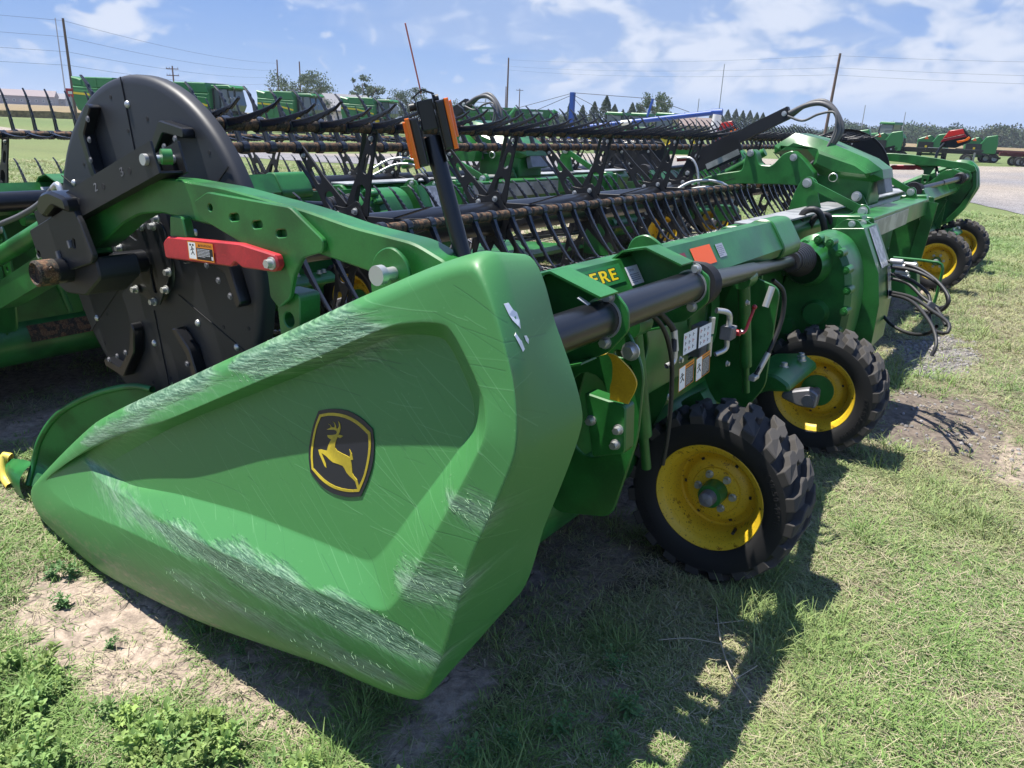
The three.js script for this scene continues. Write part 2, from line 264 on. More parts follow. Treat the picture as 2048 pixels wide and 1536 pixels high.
// ---------- grass, straw and weeds: nobody could count them ----------
function bladeStrip(P, x, z, az, len, w, bend, lean) { // one blade: a bent, folded ribbon pushed into P
  const dx = Math.cos(az), dz = Math.sin(az), sx = -dz, sz = dx, n = 3, rows = [];
  for (let i = 0; i <= n; i++) { const t = i / n, a = lean + bend * t, y = len * t * Math.cos(a * 0.75), o = len * t * Math.sin(a * 0.75), ww = w * (1 - t * t * 0.96) * 0.5; rows.push([x + dx * o, y, z + dz * o, ww]); }
  for (let i = 0; i < n; i++) {
    const [ax, ay, az_, aw] = rows[i], [bx, by, bz, bw] = rows[i + 1];
    const A = [ax - sx * aw, ay, az_ - sz * aw], B = [ax + sx * aw, ay, az_ + sz * aw], Cc = [bx + sx * bw, by, bz + sz * bw], D = [bx - sx * bw, by, bz - sz * bw];
    P.push(...A, ...B, ...Cc); if (i < n - 1) P.push(...A, ...Cc, ...D);
  }
}
function geoOf(P) { const g = new THREE.BufferGeometry(); g.setAttribute('position', new THREE.Float32BufferAttribute(P, 3)); g.computeVertexNormals(); return g; }
function clump(n, R, l0, l1, w, leanMax) { const P = []; for (let i = 0; i < n; i++) { const a = rnd() * 6.283, r = R * Math.sqrt(rnd()); bladeStrip(P, Math.cos(a) * r, Math.sin(a) * r, a + rr(-1, 1), rr(l0, l1), w * rr(0.7, 1.2), rr(0.3, 1.5), rr(0.05, leanMax)); } return geoOf(P); }
const leafM = (c, t = 0.35) => new THREE.MeshPhysicalMaterial({ color: c, roughness: 0.8, transmission: t, thickness: 0, side: THREE.DoubleSide });
const grassM = leafM(C(1, 1, 1), 0.3), strawM = new THREE.MeshStandardMaterial({ color: C(1, 1, 1), roughness: 0.85, side: THREE.DoubleSide });
function scatter(name, geo, mat, items, label, category) {
  const m = new THREE.InstancedMesh(geo, mat, items.length), o = new THREE.Object3D(), c = new THREE.Color();
  items.forEach((it, i) => { o.position.set(it[0], it[1], it[2]); o.rotation.set(it[5] ?? 0, it[3], it[6] ?? 0); o.scale.set(it[4], it[4] * (it[8] ?? 1), it[4]); o.updateMatrix(); m.setMatrixAt(i, o.matrix); c.setRGB(...it[7]); m.setColorAt(i, c); });
  m.name = name; m.castShadow = m.receiveShadow = true; scene.add(m); return tag(m, label, category, null, 'stuff');
}
const viewAz = Math.atan2(-0.5361, 0.7806); // looking direction in the ground plane
const wheelSpots = [[2.7, -0.86], [4.25, -0.88], [10.1, -1.05], [11.9, -1.03]];
const offLane = (x, z) => { const d = Math.hypot(x, z); return d < 22.3 || (z < -1.2 && x < 19); };
{
  const short = [[], []], tall = [[], []], straw = [[], []];
  const gcol = (dry, k) => { const g = [mix(0.165, 0.38, dry) * k, mix(0.29, 0.365, dry) * k, mix(0.06, 0.175, dry) * k]; return g; };
  const place = (n, r0, r1, spread, f) => { for (let i = 0; i < n; i++) { const r = Math.pow(mix(Math.pow(r0, 0.7), Math.pow(r1, 0.7), rnd()), 1 / 0.7), a = viewAz + rr(-spread, spread); f(Math.cos(a) * r, Math.sin(a) * r, r); } };
  const inWheel = (x, z) => wheelSpots.some(([wx, wz]) => Math.abs(x - wx) < 0.15 && Math.abs(z - wz) < 0.17);
  const grow = (x, z, r) => {
    if (!offLane(x, z) || inWheel(x, z)) return;
    const s = Math.max(soilAt(x, z), gravelAt(x, z)); if (rnd() < s * 0.97) return;
    const under = z < -1.0 && x > 1.35 && z > -3.0 && r < 14; if (under && rnd() < 0.6) return;
    const lush = fbm(x * 1.3 + 40, z * 1.3 + 12, 3), tuft = fbm(x * 4.5 + 9, z * 4.5, 3), dry = clamp(0.36 + (z > -0.4 ? 0.08 : 0) + 1.5 * (fbm(x * 0.9 + 3, z * 0.9 + 8, 3) - 0.5) + rr(-0.35, 0.35) + (r > 6 ? 0.1 : 0));
    if (tuft < 0.30 && rnd() < 0.7) return;
    const far = 1 + Math.max(0, r - 3) / 9, k = rr(0.75, 1.25);
    if (tuft + 0.6 * (lush - 0.5) > 0.62 && rnd() < (z > -0.35 || x < 1.2 ? 0.13 : 0.34) && r < 14) tall[rnd() * 2 | 0].push([x, heightAt(x, z) - 0.004, z, rnd() * 6.28, rr(0.5, 0.95) * Math.min(far, 1.5), rr(-0.15, 0.15), rr(-0.15, 0.15), gcol(dry * 0.5, k), rr(0.7, 1.1)]);
    else short[rnd() * 2 | 0].push([x, heightAt(x, z) - 0.004, z, rnd() * 6.28, rr(0.7, 1.2) * far, rr(-0.2, 0.2), rr(-0.2, 0.2), gcol(dry, k), rr(0.6, 1.1)]);
  };
  place(70000, 1.0, 4.2, 0.80, grow); place(105000, 4.2, 28, 0.74, grow);
  place(26000, 1.0, 9, 0.80, (x, z, r) => {
    const s = Math.max(0.75 * soilAt(x, z), gravelAt(x, z)); if (rnd() < s || fbm(x * 3 + 3, z * 3 + 8, 3) < 0.40) return;
    const k = rr(0.7, 1.25); straw[rnd() * 2 | 0].push([x, heightAt(x, z) + 0.004, z, rnd() * 6.28, rr(0.6, 1.2) * (1 + r / 12), rr(-0.2, 0.2), rr(-0.2, 0.2), [0.36 * k, 0.315 * k, 0.205 * k]]);
  });
  const sg = [clump(11, 0.035, 0.022, 0.055, 0.0034, 1.0), clump(13, 0.045, 0.018, 0.048, 0.003, 1.2)], tg = [clump(14, 0.04, 0.05, 0.135, 0.0046, 0.9), clump(11, 0.03, 0.06, 0.16, 0.0052, 0.8)];
  const stg = [0, 1].map(() => { const P = []; for (let i = 0; i < 9; i++) { const a = rnd() * 6.28, l = rr(0.012, 0.05), w = 0.0007, x = rr(-0.03, 0.03), z = rr(-0.03, 0.03), y = rr(0, 0.012), y2 = rr(0, 0.016), dx = Math.cos(a) * l, dz = Math.sin(a) * l, sx = -Math.sin(a) * w, sz = Math.cos(a) * w; P.push(x - sx, y, z - sz, x + sx, y, z + sz, x + dx + sx, y2, z + dz + sz, x - sx, y, z - sz, x + dx + sx, y2, z + dz + sz, x + dx - sx, y2, z + dz - sz); } return geoOf(P); });
  short.forEach((s, i) => scatter('short_grass' + (i ? '_001' : ''), sg[i], grassM, s, i ? 'short dry-tipped grass of the mown yard' : 'short green grass of the mown yard', 'grass'));
  tall.forEach((s, i) => scatter('tall_grass' + (i ? '_001' : ''), tg[i], grassM, s, i ? 'longer broad-bladed grass tufts round the wheels' : 'longer fine grass tufts round the wheels', 'grass'));
  straw.forEach((s, i) => scatter('dry_thatch' + (i ? '_001' : ''), stg[i], strawM, s, i ? 'loose straw bits lying in the grass' : 'dead grass thatch lying on the soil', 'straw'));
}
{ // low leafy weeds in the lower left corner
  const leaf = (P, x, y, z, az, el, L, w) => { // a pointed leaf folded along its midrib
    const c = Math.cos(el), s = Math.sin(el), dx = Math.cos(az) * c, dz = Math.sin(az) * c, sx = -Math.sin(az), sz = Math.cos(az), pt = (t, o, dr) => [x + dx * L * t + sx * o, y + s * L * t - 0.35 * L * t * t * c + dr, z + dz * L * t + sz * o];
    const R = [[0, 0], [0.3, 0.8], [0.55, 1], [0.8, 0.55], [1, 0]];
    for (let i = 0; i < 4; i++) for (const q of [-1, 1]) { const [a, wa] = R[i], [b, wb] = R[i + 1], m0 = pt(a, 0, 0), m1 = pt(b, 0, 0), e0 = pt(a, q * wa * w, wa * w * 0.35), e1 = pt(b, q * wb * w, wb * w * 0.35); P.push(...m0, ...m1, ...e1); if (i) P.push(...m0, ...e1, ...e0); }
  };
  const weed = (stems, H) => { const P = []; for (let s = 0; s < stems; s++) { const az = rnd() * 6.28, tilt = rr(0.1, 0.9), h = H * rr(0.6, 1.1), n = 6; let px = 0, py = 0, pz = 0;
    for (let i = 1; i <= n; i++) { const t = i / n, x = Math.cos(az) * Math.sin(tilt) * h * t, y = h * t * Math.cos(tilt * 0.7), z = Math.sin(az) * Math.sin(tilt) * h * t, w = 0.0012; P.push(px - w, py, pz, px + w, py, pz, x, y, z + w, px, py, pz - w, px, py, pz + w, x + w, y, z); px = x; py = y; pz = z;
      for (let q = 0; q < 3; q++) leaf(P, x, y, z, i * 2.4 + q * 2.1 + rr(-0.3, 0.3), rr(-0.1, 0.7) + 0.5 * (t > 0.8), rr(0.022, 0.040) * (1.15 - 0.45 * t), rr(0.0034, 0.006)); } } return geoOf(P); };
  const items = [[], [], []];
  const inPatch = (x, z) => { const t = (z + 2.5) / 1.7, edge = mix(0.78, 1.22, clamp(t)); return z > -2.6 && z < -0.55 && x < edge - 0.06 + 0.16 * (fbm(x * 6, z * 6, 2) - 0.5) && x > 0.35; };
  for (let i = 0; i < 5200; i++) { const x = rr(0.35, 1.6), z = rr(-2.7, -0.5); const d = fbm(x * 7 + 2, z * 7 + 5, 3); if (!inPatch(x, z) || d < 0.46 || rnd() < 0.58) continue; const k = rr(0.75, 1.3), y = rr(0, 1); items[rnd() * 3 | 0].push([x, heightAt(x, z) - 0.004, z, rnd() * 6.28, rr(0.5, 1.15), 0, 0, [mix(0.18, 0.27, y) * k, mix(0.31, 0.375, y) * k, mix(0.08, 0.09, y) * k]]); }
  for (const [x, z, s] of [[1.0, -2.55, 0.8], [0.98, -2.2, 0.55], [1.2, -2.05, 0.7], [1.22, -1.85, 0.6], [1.32, -0.98, 1], [1.42, -0.92, 0.9], [1.6, -0.7, 0.9], [1.75, -0.72, 1.1], [1.55, -0.86, 1], [1.9, -0.85, 0.9], [1.06, -2.75, 0.9], [1.12, -2.7, 0.9]]) items[rnd() * 3 | 0].push([x, heightAt(x, z) - 0.004, z, rnd() * 6.28, s, 0, 0, [0.12, 0.25, 0.07]]);
  [weed(5, 0.075), weed(7, 0.06), weed(4, 0.09)].forEach((g, i) => scatter('leafy_weeds' + (i ? '_00' + i : ''), g, leafM(C(1, 1, 1), 0.32), items[i], ['low spreading weeds with pointed leaves by the bare soil', 'dense small-leaved weeds beside the bare soil', 'taller sprawling weeds beside the bare soil'][i], 'weeds'));
  // stones of the gravel patch
  const st = []; const sgeo = new THREE.IcosahedronGeometry(0.012, 0); for (let i = 0; i < 9000; i++) { const x = rr(4.2, 8), z = rr(-1.2, 0.5), g = gravelAt(x, z) + 0.12 * soilAt(x, z); if (rnd() > g) continue; const k = rr(0.6, 1.3); st.push([x, heightAt(x, z) + 0.002, z, rnd() * 6.28, rr(0.4, 1.5), rnd() * 3, rnd() * 3, [0.24 * k, 0.225 * k, 0.215 * k], rr(0.5, 1)]); }
  scatter('gravel_stones', sgeo, new THREE.MeshStandardMaterial({ color: C(1, 1, 1), roughness: 0.9 }), st, 'grey crushed stones beside the second wheel', 'gravel');
}
{ // a fallen dry stalk in the grass
  const y = 0.02, p = [[2.15, y + 0.03, -0.66], [1.98, y + 0.02, -0.62], [1.82, y + 0.03, -0.56], [1.68, y + 0.04, -0.60]];
  solo('dry_stalk', [hose([[2.42, 0.02, -0.72], [2.2, 0.03, -0.62], [2.05, 0.035, -0.52], [1.96, 0.05, -0.44]], 0.0022, 12), hose([[2.2, 0.03, -0.62], [2.16, 0.03, -0.72], [2.1, 0.02, -0.8]], 0.0014, 6), hose([[2.05, 0.035, -0.52], [2.14, 0.05, -0.48]], 0.0014, 4), hose([[2.3, 0.025, -0.68], [2.36, 0.04, -0.6]], 0.0013, 4)], std(C(0.42, 0.36, 0.27), 0.85), 'thin dry branched stalk lying in the shade by the near wheel', 'stalk');
}

// ---------- printed labels ----------
const font = await new FontLoader().loadAsync('fonts/droid/droid_sans_bold.typeface.json');
const decal = (w, h, draw) => std(C(1, 1, 1), 0.45, 0, { map: canvasTex(w, h, draw, { clamp: true }) });
const person = (k, x, y, s) => { k.fillStyle = '#111'; k.beginPath(); k.arc(x, y - s * 0.9, s * 0.2, 0, 7); k.fill(); k.lineWidth = s * 0.22; k.strokeStyle = '#111'; k.beginPath(); k.moveTo(x, y - s * 0.7); k.lineTo(x + s * 0.15, y); k.lineTo(x + s * 0.6, y + s * 0.7); k.moveTo(x + s * 0.15, y); k.lineTo(x - s * 0.4, y + s * 0.7); k.moveTo(x - s * 0.5, y - s * 0.2); k.lineTo(x, y - s * 0.6); k.lineTo(x + s * 0.6, y - s * 0.5); k.stroke(); };
const lines = (k, x, y, w, n, st, c) => { k.fillStyle = c; for (let i = 0; i < n; i++) for (let q = x; q < x + w * (i === n - 1 ? 0.6 : 1);) { const l = rr(4, 16); k.fillRect(q, y + i * st, Math.min(l, x + w - q), st * 0.5); q += l + 4; } };
const warnM = decal(512, 256, (k, w, h) => { k.fillStyle = '#e88a1c'; k.fillRect(0, 0, w, h); k.fillStyle = '#f4f4ee'; k.fillRect(14, 14, 146, h - 28); k.fillStyle = '#15161a'; k.fillRect(172, 78, w - 186, h - 92); k.fillStyle = '#111'; k.font = 'bold 46px sans-serif'; k.fillText('WARNING', 262, 60); k.beginPath(); k.moveTo(212, 62); k.lineTo(236, 20); k.lineTo(260, 62); k.fill(); k.fillStyle = '#15161a'; k.fillRect(40, 36, 34, 26); k.fillRect(94, 36, 34, 26); person(k, 86, 140, 66); lines(k, 186, 92, 250, 6, 20, '#e8e8e8'); k.fillStyle = '#ddd'; k.fillRect(462, 180, 34, 48); });
const warn2M = decal(256, 256, (k, w, h) => { k.fillStyle = '#e88a1c'; k.fillRect(0, 0, w, h); k.fillStyle = '#f4f4ee'; k.fillRect(6, 6, 98, h - 12); k.fillStyle = '#15161a'; k.fillRect(110, 50, w - 116, h - 56); person(k, 52, 130, 56); k.fillStyle = '#111'; k.font = 'bold 26px sans-serif'; k.fillText('WARNING', 122, 36); lines(k, 118, 62, 120, 13, 14, '#cfcfcf'); });
const infoM = decal(256, 256, (k, w, h) => { k.fillStyle = '#e9ebee'; k.fillRect(0, 0, w, h); k.strokeStyle = '#667'; k.strokeRect(2, 2, w - 4, h - 4); for (let i = 0; i < 3; i++) for (let j = 0; j < 3; j++) { k.fillStyle = (i + j) % 3 ? '#556' : '#a33'; k.fillRect(28 + i * 72, 34 + j * 72, 14, 40); k.fillRect(44 + i * 72, 50 + j * 72, 22, 6); } });
const tagM = decal(256, 192, (k, w, h) => { k.fillStyle = '#dcdfe3'; k.fillRect(0, 0, w, h); k.fillStyle = '#333'; k.font = 'bold 30px sans-serif'; k.fillText('E1114', 70, 52); lines(k, 30, 80, 190, 5, 20, '#778'); });
const greyTagM = decal(128, 96, (k, w, h) => { k.fillStyle = '#9aa0a6'; k.fillRect(0, 0, w, h); lines(k, 12, 14, 100, 6, 13, '#556'); });
const deereM = decal(512, 160, (k, w, h) => { k.fillStyle = '#2b7a3c'; k.fillRect(0, 0, w, h); k.font = 'bold 138px sans-serif'; k.lineWidth = 12; k.strokeStyle = '#16181c'; k.textAlign = 'center'; k.strokeText('DEERE', w / 2, 128, w - 30); k.fillStyle = '#f2d21a'; k.fillText('DEERE', w / 2, 128, w - 30); });
const arrowM = decal(64, 192, (k, w, h) => { k.fillStyle = '#1f6a34'; k.fillRect(0, 0, w, h); k.strokeStyle = '#e8cf2a'; k.lineWidth = 16; for (let i = 0; i < 3; i++) { k.beginPath(); k.moveTo(6, 20 + i * 58); k.lineTo(32, 52 + i * 58); k.lineTo(58, 20 + i * 58); k.stroke(); } });
// a flat label: a thin slab with its print on the front; at p, its own +z turned to n, up as near y as may be
function label(name, mat, w, h, p, n, parent, roll = 0) {
  const g = new THREE.PlaneGeometry(w, h), z = V(...n).normalize(), x = V().crossVectors(V(0, 1, 0), z).normalize(), y = V().crossVectors(z, x); g.rotateZ(roll);
  g.applyMatrix4(new THREE.Matrix4().makeBasis(x, y, z).setPosition(p[0] + z.x * 0.003, p[1] + z.y * 0.003, p[2] + z.z * 0.003)); return part(name, g, mat, parent, { keepUV: true });
}

// ---------- the scuffed plastic of the near end shield: print in (z, y) metres ----------
const SZ0 = -3.6, SZW = 3.2, SY0 = -0.05, SYH = 1.6, bands = [ // [points (z, y), half width, strength]
  [[[-2.70, 0.50], [-2.25, 0.72]], 0.035, 0.6], [[[-2.41, 0.70], [-2.13, 0.83], [-1.88, 0.945]], 0.045, 1], [[[-1.76, 0.99], [-1.45, 1.115], [-1.2, 1.21]], 0.05, 1.1],
  [[[-1.08, 0.66], [-0.84, 0.74]], 0.05, 0.7], [[[-0.94, 0.915], [-0.79, 0.925]], 0.036, 0.5], [[[-2.15, 0.41], [-1.73, 0.455], [-1.41, 0.485], [-1.14, 0.515], [-0.95, 0.53]], 0.05, 1.15], [[[-2.06, 0.29], [-1.38, 0.35], [-1.06, 0.40]], 0.045, 0.45], [[[-2.72, 0.43], [-2.42, 0.39], [-2.12, 0.41]], 0.04, 0.35]];
const along = (pts, t) => { const s = t * (pts.length - 1), i = Math.min(pts.length - 2, Math.floor(s)), f = s - i; return [mix(pts[i][0], pts[i + 1][0], f), mix(pts[i][1], pts[i + 1][1], f), Math.atan2(pts[i + 1][1] - pts[i][1], pts[i + 1][0] - pts[i][0])]; };
const scuffs = []; // strokes shared by the colour and the relief
for (const [bi, [pts, hw, st]] of bands.entries()) {
  const len = pts.reduce((a, p, i) => i ? a + Math.hypot(p[0] - pts[i - 1][0], p[1] - pts[i - 1][1]) : 0, 0);
  for (let i = 0, n = 9000 * len * st * (hw / 0.05); i < n; i++) {
    const t = rnd(), [z, y, a] = along(pts, t), end = Math.min(1, t * 5 + 0.15, (1 - t) * 6 + 0.2), o = (rnd() + rnd() - 1) * hw * 1.25 * (0.45 + 1.0 * vnoise(t * 11 + bi * 5, bi)) * end;
    if (rnd() > 0.25 + 1.1 * fbm(t * len * 16 + bi * 9, o * 42, 3) * end) continue;
    const ang = a + rr(-0.20, 0.06) - 0.08 - (rnd() > 0.9 ? rr(0, 0.9) : 0); scuffs.push([z - Math.sin(a) * o, y + Math.cos(a) * o, ang, rr(0.010, 0.065) * (rnd() > 0.93 ? 2.4 : 1), rnd(), rr(0.10, 0.55) * Math.min(1, st)]);
  }
}
for (let i = 0; i < 520; i++) { const s = rnd(); scuffs.push([rr(-2.9, -0.85), rr(0.15, 1.35), rr(-0.75, 0.2), rr(0.03, 0.34), s > 0.3 ? 0.9 : 0.1, rr(0.12, 0.5), 1]); }
const stroke = (k, w, h, s, style, lw) => { const [z, y, a, l] = s, X = (z - SZ0) / SZW * w, Y = (1 - (y - SY0) / SYH) * h, L = l / SZW * w; k.strokeStyle = style; k.lineWidth = lw; k.beginPath(); k.moveTo(X, Y); k.quadraticCurveTo(X + Math.cos(a) * L * 0.5, Y - Math.sin(a) * L * 0.5 + (s[4] - 0.5) * L * 0.12, X + Math.cos(a) * L, Y - Math.sin(a) * L); k.stroke(); };
const shieldMap = canvasTex(2048, 1092, (k, w, h) => {
  k.fillStyle = '#3e7d42'; k.fillRect(0, 0, w, h);
  for (let i = 0; i < 5200; i++) { k.fillStyle = `rgba(${rnd() > 0.5 ? '190,215,185' : '20,60,32'},${rr(0.03, 0.16)})`; const q = rr(0.7, 2.6); k.fillRect(rnd() * w, rnd() * h, q, q); }
  const X = z => (z - SZ0) / SZW * w, Y = y => (1 - (y - SY0) / SYH) * h;
  for (let i = 0; i < 1500; i++) { const t = rnd(), z = mix(-3.05, -1.75, t), y = mix(0.10, 0.17, t) + rr(-0.16, 0.10) * rnd(); k.fillStyle = `rgba(${150 + rr(-20, 20) | 0},${138 + rr(-20, 15) | 0},${112 + rr(-15, 15) | 0},${rr(0.04, 0.22)})`; k.beginPath(); k.ellipse(X(z), Y(y), rr(2, 16), rr(1, 5), rr(-0.5, 0.3), 0, 7); k.fill(); } // dried soil along the lower edge of the nose
  for (const s of scuffs) if (!s[6]) stroke(k, w, h, [s[0], s[1], s[2], s[3] * 1.6, s[4]], s[4] > 0.3 ? 'rgba(150,180,150,0.05)' : 'rgba(30,62,44,0.07)', 2 + s[4] * 4);
  for (const s of scuffs) { const light = s[4] > 0.55; stroke(k, w, h, s, light ? `rgba(${105 + s[4] * 85 | 0},${155 + s[4] * 62 | 0},${108 + s[4] * 80 | 0},${s[5] * 0.85})` : `rgba(16,54,34,${s[5]})`, s[6] ? 0.7 : rr(0.4, 1.0)); }
}, { clamp: true });
const shieldBump = canvasTex(2048, 1092, (k, w, h) => { k.fillStyle = '#808080'; k.fillRect(0, 0, w, h); for (const s of scuffs) stroke(k, w, h, s, s[4] > 0.5 ? `rgba(255,255,255,${s[5]})` : `rgba(0,0,0,${s[5]})`, s[6] ? 1 : 1.1); }, { clamp: true, data: true });
const shieldM = std(C(1, 1, 1), 0.50, 0, { map: shieldMap, bumpMap: shieldBump, bumpScale: 0.0013, clearcoat: 0.15, clearcoatRoughness: 0.35 });
const plasticM = std(C(0.022, 0.195, 0.045), 0.4, 0, { map: dustMap });

const RF = [[1.215, 0.436, -2.574], [1.23, 0.685, -2.167], [1.235, 0.884, -1.772], [1.225, 1.057, -1.421], [1.215, 1.182, -1.172], [1.205, 1.205, -1.022], [1.175, 1.114, -0.93], [1.155, 1.035, -0.916], [1.15, 0.817, -1.054], [1.15, 0.646, -1.176], [1.15, 0.619, -1.362], [1.155, 0.577, -1.7], [1.17, 0.505, -2.076], [1.19, 0.433, -2.384]];
const RL = [[1.195, 0.454, -2.754], [1.185, 0.742, -2.111], [1.18, 0.939, -1.712], [1.17, 1.105, -1.373], [1.155, 1.235, -1.106], [1.145, 1.264, -0.947], [1.12, 1.152, -0.836], [1.1, 1.064, -0.818], [1.09, 0.826, -0.928], [1.09, 0.576, -1.069], [1.09, 0.521, -1.337], [1.105, 0.468, -1.781], [1.13, 0.418, -2.252], [1.17, 0.397, -2.582]];
const RE = [[1.21, 0.253, -3.028], [1.2, 0.627, -2.42], [1.195, 0.918, -1.848], [1.18, 1.121, -1.437], [1.165, 1.279, -1.122], [1.15, 1.378, -0.892], [1.12, 1.213, -0.784], [1.1, 1.061, -0.753], [1.085, 0.801, -0.843], [1.085, 0.504, -0.933], [1.085, 0.461, -1.262], [1.1, 0.398, -1.737], [1.125, 0.329, -2.292], [1.17, 0.235, -2.803]];
const RS = [[1.25, 0.133, -3.253], [1.27, 0.58, -2.658], [1.27, 0.905, -2.009], [1.26, 1.116, -1.571], [1.25, 1.285, -1.219], [1.22, 1.41, -0.897], [1.17, 1.222, -0.781], [1.15, 1.05, -0.753], [1.13, 0.784, -0.832], [1.14, 0.343, -0.99], [1.15, 0.25, -1.365], [1.16, 0.11, -1.965], [1.19, 0.014, -2.618], [1.24, 0.02, -3.161]];
const RB = [[1.36, 0.05, -3.4], [1.38, 0.474, -2.873], [1.38, 0.828, -2.157], [1.38, 1.054, -1.7], [1.38, 1.243, -1.312], [1.38, 1.383, -0.928], [1.38, 1.241, -0.839], [1.38, 1.043, -0.757], [1.38, 0.756, -0.837], [1.38, 0.512, -0.923], [1.38, 0.34, -1.4], [1.38, 0.16, -2.0], [1.38, 0.05, -2.62], [1.36, 0.02, -3.2]];
{ // the recessed panel is flat: fit one plane to its outline and set it back
  let n = RF.length, S = [[0, 0, 0], [0, 0, 0], [0, 0, 0]], T = [0, 0, 0]; for (const [x, y, z] of RF) { const v = [1, y, z]; for (let i = 0; i < 3; i++) { T[i] += v[i] * x; for (let j = 0; j < 3; j++) S[i][j] += v[i] * v[j]; } }
  const m = new THREE.Matrix3().set(...S.flat()).invert(), k = V(...T).applyMatrix3(m); for (const p of RF) p[0] = k.x + k.y * p[1] + k.z * p[2] + 0.016;
  for (const [i, d] of [[0, 0.012], [1, 0.054], [12, 0.040], [13, 0.024]]) RL[i][0] = Math.max(RL[i][0], k.x + k.y * RL[i][1] + k.z * RL[i][2] + 0.016 - d); // the rim runs out flush at the nose
}
function shieldGeometry() {
  const K = 10, ring = R => { const c = new THREE.CatmullRomCurve3(R.map(p => V(...p)), true, 'catmullrom', 0.3), n = R.length * K; return Array.from({ length: n }, (_, i) => c.getPoint(i / n)); };
  const tight = R => R.map((p, i) => (i >= 6 && i <= 9) ? [p[0], p[1] - (i === 9 ? 0.03 : 0), p[2] + (i === 9 ? 0.0 : 0.012)] : p);
  const F = ring(RF), L = ring(RL), E = ring(tight(RE)), S = ring(RS), B = ring(RB), n = F.length, cen = F.reduce((a, p) => a.add(p), V()).multiplyScalar(1 / n), rows = [];
  const blend = (A, Bq, s, sx) => A.map((p, i) => V(mix(p.x, Bq[i].x, sx), mix(p.y, Bq[i].y, s), mix(p.z, Bq[i].z, s)));
  rows.push(F.map(() => cen.clone()), F.map(p => cen.clone().lerp(p, 0.4)), F.map(p => cen.clone().lerp(p, 0.8)), F);
  for (const [s, q] of [[0.04, 0.015], [0.10, 0.07], [0.5, 0.5], [0.90, 0.93], [0.96, 0.985], [1, 1]]) rows.push(blend(F, L, s, q));
  for (const s of [0.08, 0.5, 0.92, 1]) rows.push(blend(L, E, s, s));
  for (const t of [0.2, 0.4, 0.6, 0.8, 1]) { const a = t * Math.PI / 2; rows.push(blend(E, S, Math.sin(a), 1 - Math.cos(a))); }
  for (const s of [0.1, 0.5, 0.92, 1]) rows.push(blend(S, B, s, s));
  const pos = [], uv = [], idx = [];
  rows.forEach((r, j) => r.forEach((p, i) => { pos.push(p.x, Math.max(p.y, 0.008), p.z); uv.push((p.z + (j > 13 ? 0.9 * Math.max(0, p.x - E[i].x) : 0) - SZ0) / SZW, (p.y - SY0) / SYH); if (j) { const a = (j - 1) * n + i, b = (j - 1) * n + (i + 1) % n, c = j * n + i, d = j * n + (i + 1) % n; idx.push(a, c, b, b, c, d); } }));
  const g = new THREE.BufferGeometry(); g.setAttribute('position', new THREE.Float32BufferAttribute(pos, 3)); g.setAttribute('uv', new THREE.Float32BufferAttribute(uv, 2)); g.setIndex(idx); g.computeVertexNormals();
  if (g.attributes.normal.getX(3 * n) > 0) { const q = g.index.array; for (let i = 0; i < q.length; i += 3) { const t = q[i]; q[i] = q[i + 1]; q[i + 1] = t; } g.computeVertexNormals(); }
  return g;
}

// ---------- wheels ----------
const TR = 0.343, TW = 0.128;
const tyreGeo = latheX([[0.205, -0.105], [0.214, -0.118], [0.235, -0.128], [0.268, -0.134], [0.297, -0.131], [0.306, -0.122], [0.311, -0.105], [0.314, -0.06], [0.3155, 0], [0.314, 0.06], [0.311, 0.105], [0.306, 0.122], [0.297, 0.131], [0.268, 0.134], [0.235, 0.128], [0.214, 0.118], [0.205, 0.105]], 72);
function lugGeo(side) { // a hooked chevron block bent round the tread; (s round the tyre, a across)
  const o = [[-0.036, 0.131], [0.020, 0.131], [0.024, 0.088], [0.052, 0.056], [0.058, 0.010], [0.050, -0.006], [0.016, -0.006], [0.010, 0.034], [-0.024, 0.070]];
  const s = new THREE.Shape(roundPoly(o.map(p => [p[0], p[1]]), 0.005)), g0 = new THREE.ExtrudeGeometry(s, { depth: 0.032, bevelEnabled: true, bevelThickness: 0.003, bevelSize: 0.003, bevelOffset: -0.003, bevelSegments: 1, curveSegments: 3 });
  const p = g0.attributes.position, mid = [0.016, 0.06];
  for (let i = 0; i < p.count; i++) { const d = p.getZ(i), k = 1 + 0.16 * (1 - d / 0.035), th = (mid[0] + (p.getX(i) - mid[0]) * k) / TR, a = p.getY(i), drop = Math.max(0, a - 0.098) * 0.42, r = 0.307 + d - drop; p.setXYZ(i, side * a, Math.cos(th) * r, Math.sin(th) * r * side * 1); }
  const g = plain(g0); g.deleteAttribute('uv'); g.computeVertexNormals(); return boxUV(g);
}
const lugs = [lugGeo(1), lugGeo(-1)];
const rimGeo = latheX([[0.150, 0.05], [0.166, 0.0], [0.172, -0.06], [0.178, -0.085], [0.196, -0.094], [0.210, -0.098], [0.2165, -0.106], [0.2165, -0.112], [0.208, -0.115], [0.200, -0.109], [0.190, -0.104], [0.182, -0.096], [0.176, -0.078], [0.166, -0.066], [0.160, -0.040], [0.156, 0.002], [0.150, 0.008], [0.140, 0.004], [0.130, -0.010], [0.118, -0.020], [0.096, -0.024], [0.092, -0.030], [0.078, -0.032], [0.0, -0.032]], 64);
const hubGeo = latheX([[0.048, -0.02], [0.048, -0.065], [0.045, -0.098], [0.0, -0.10]], 28), capGeo = latheX([[0.031, -0.095], [0.031, -0.122], [0.027, -0.134], [0.014, -0.141], [0.0, -0.143]], 24);
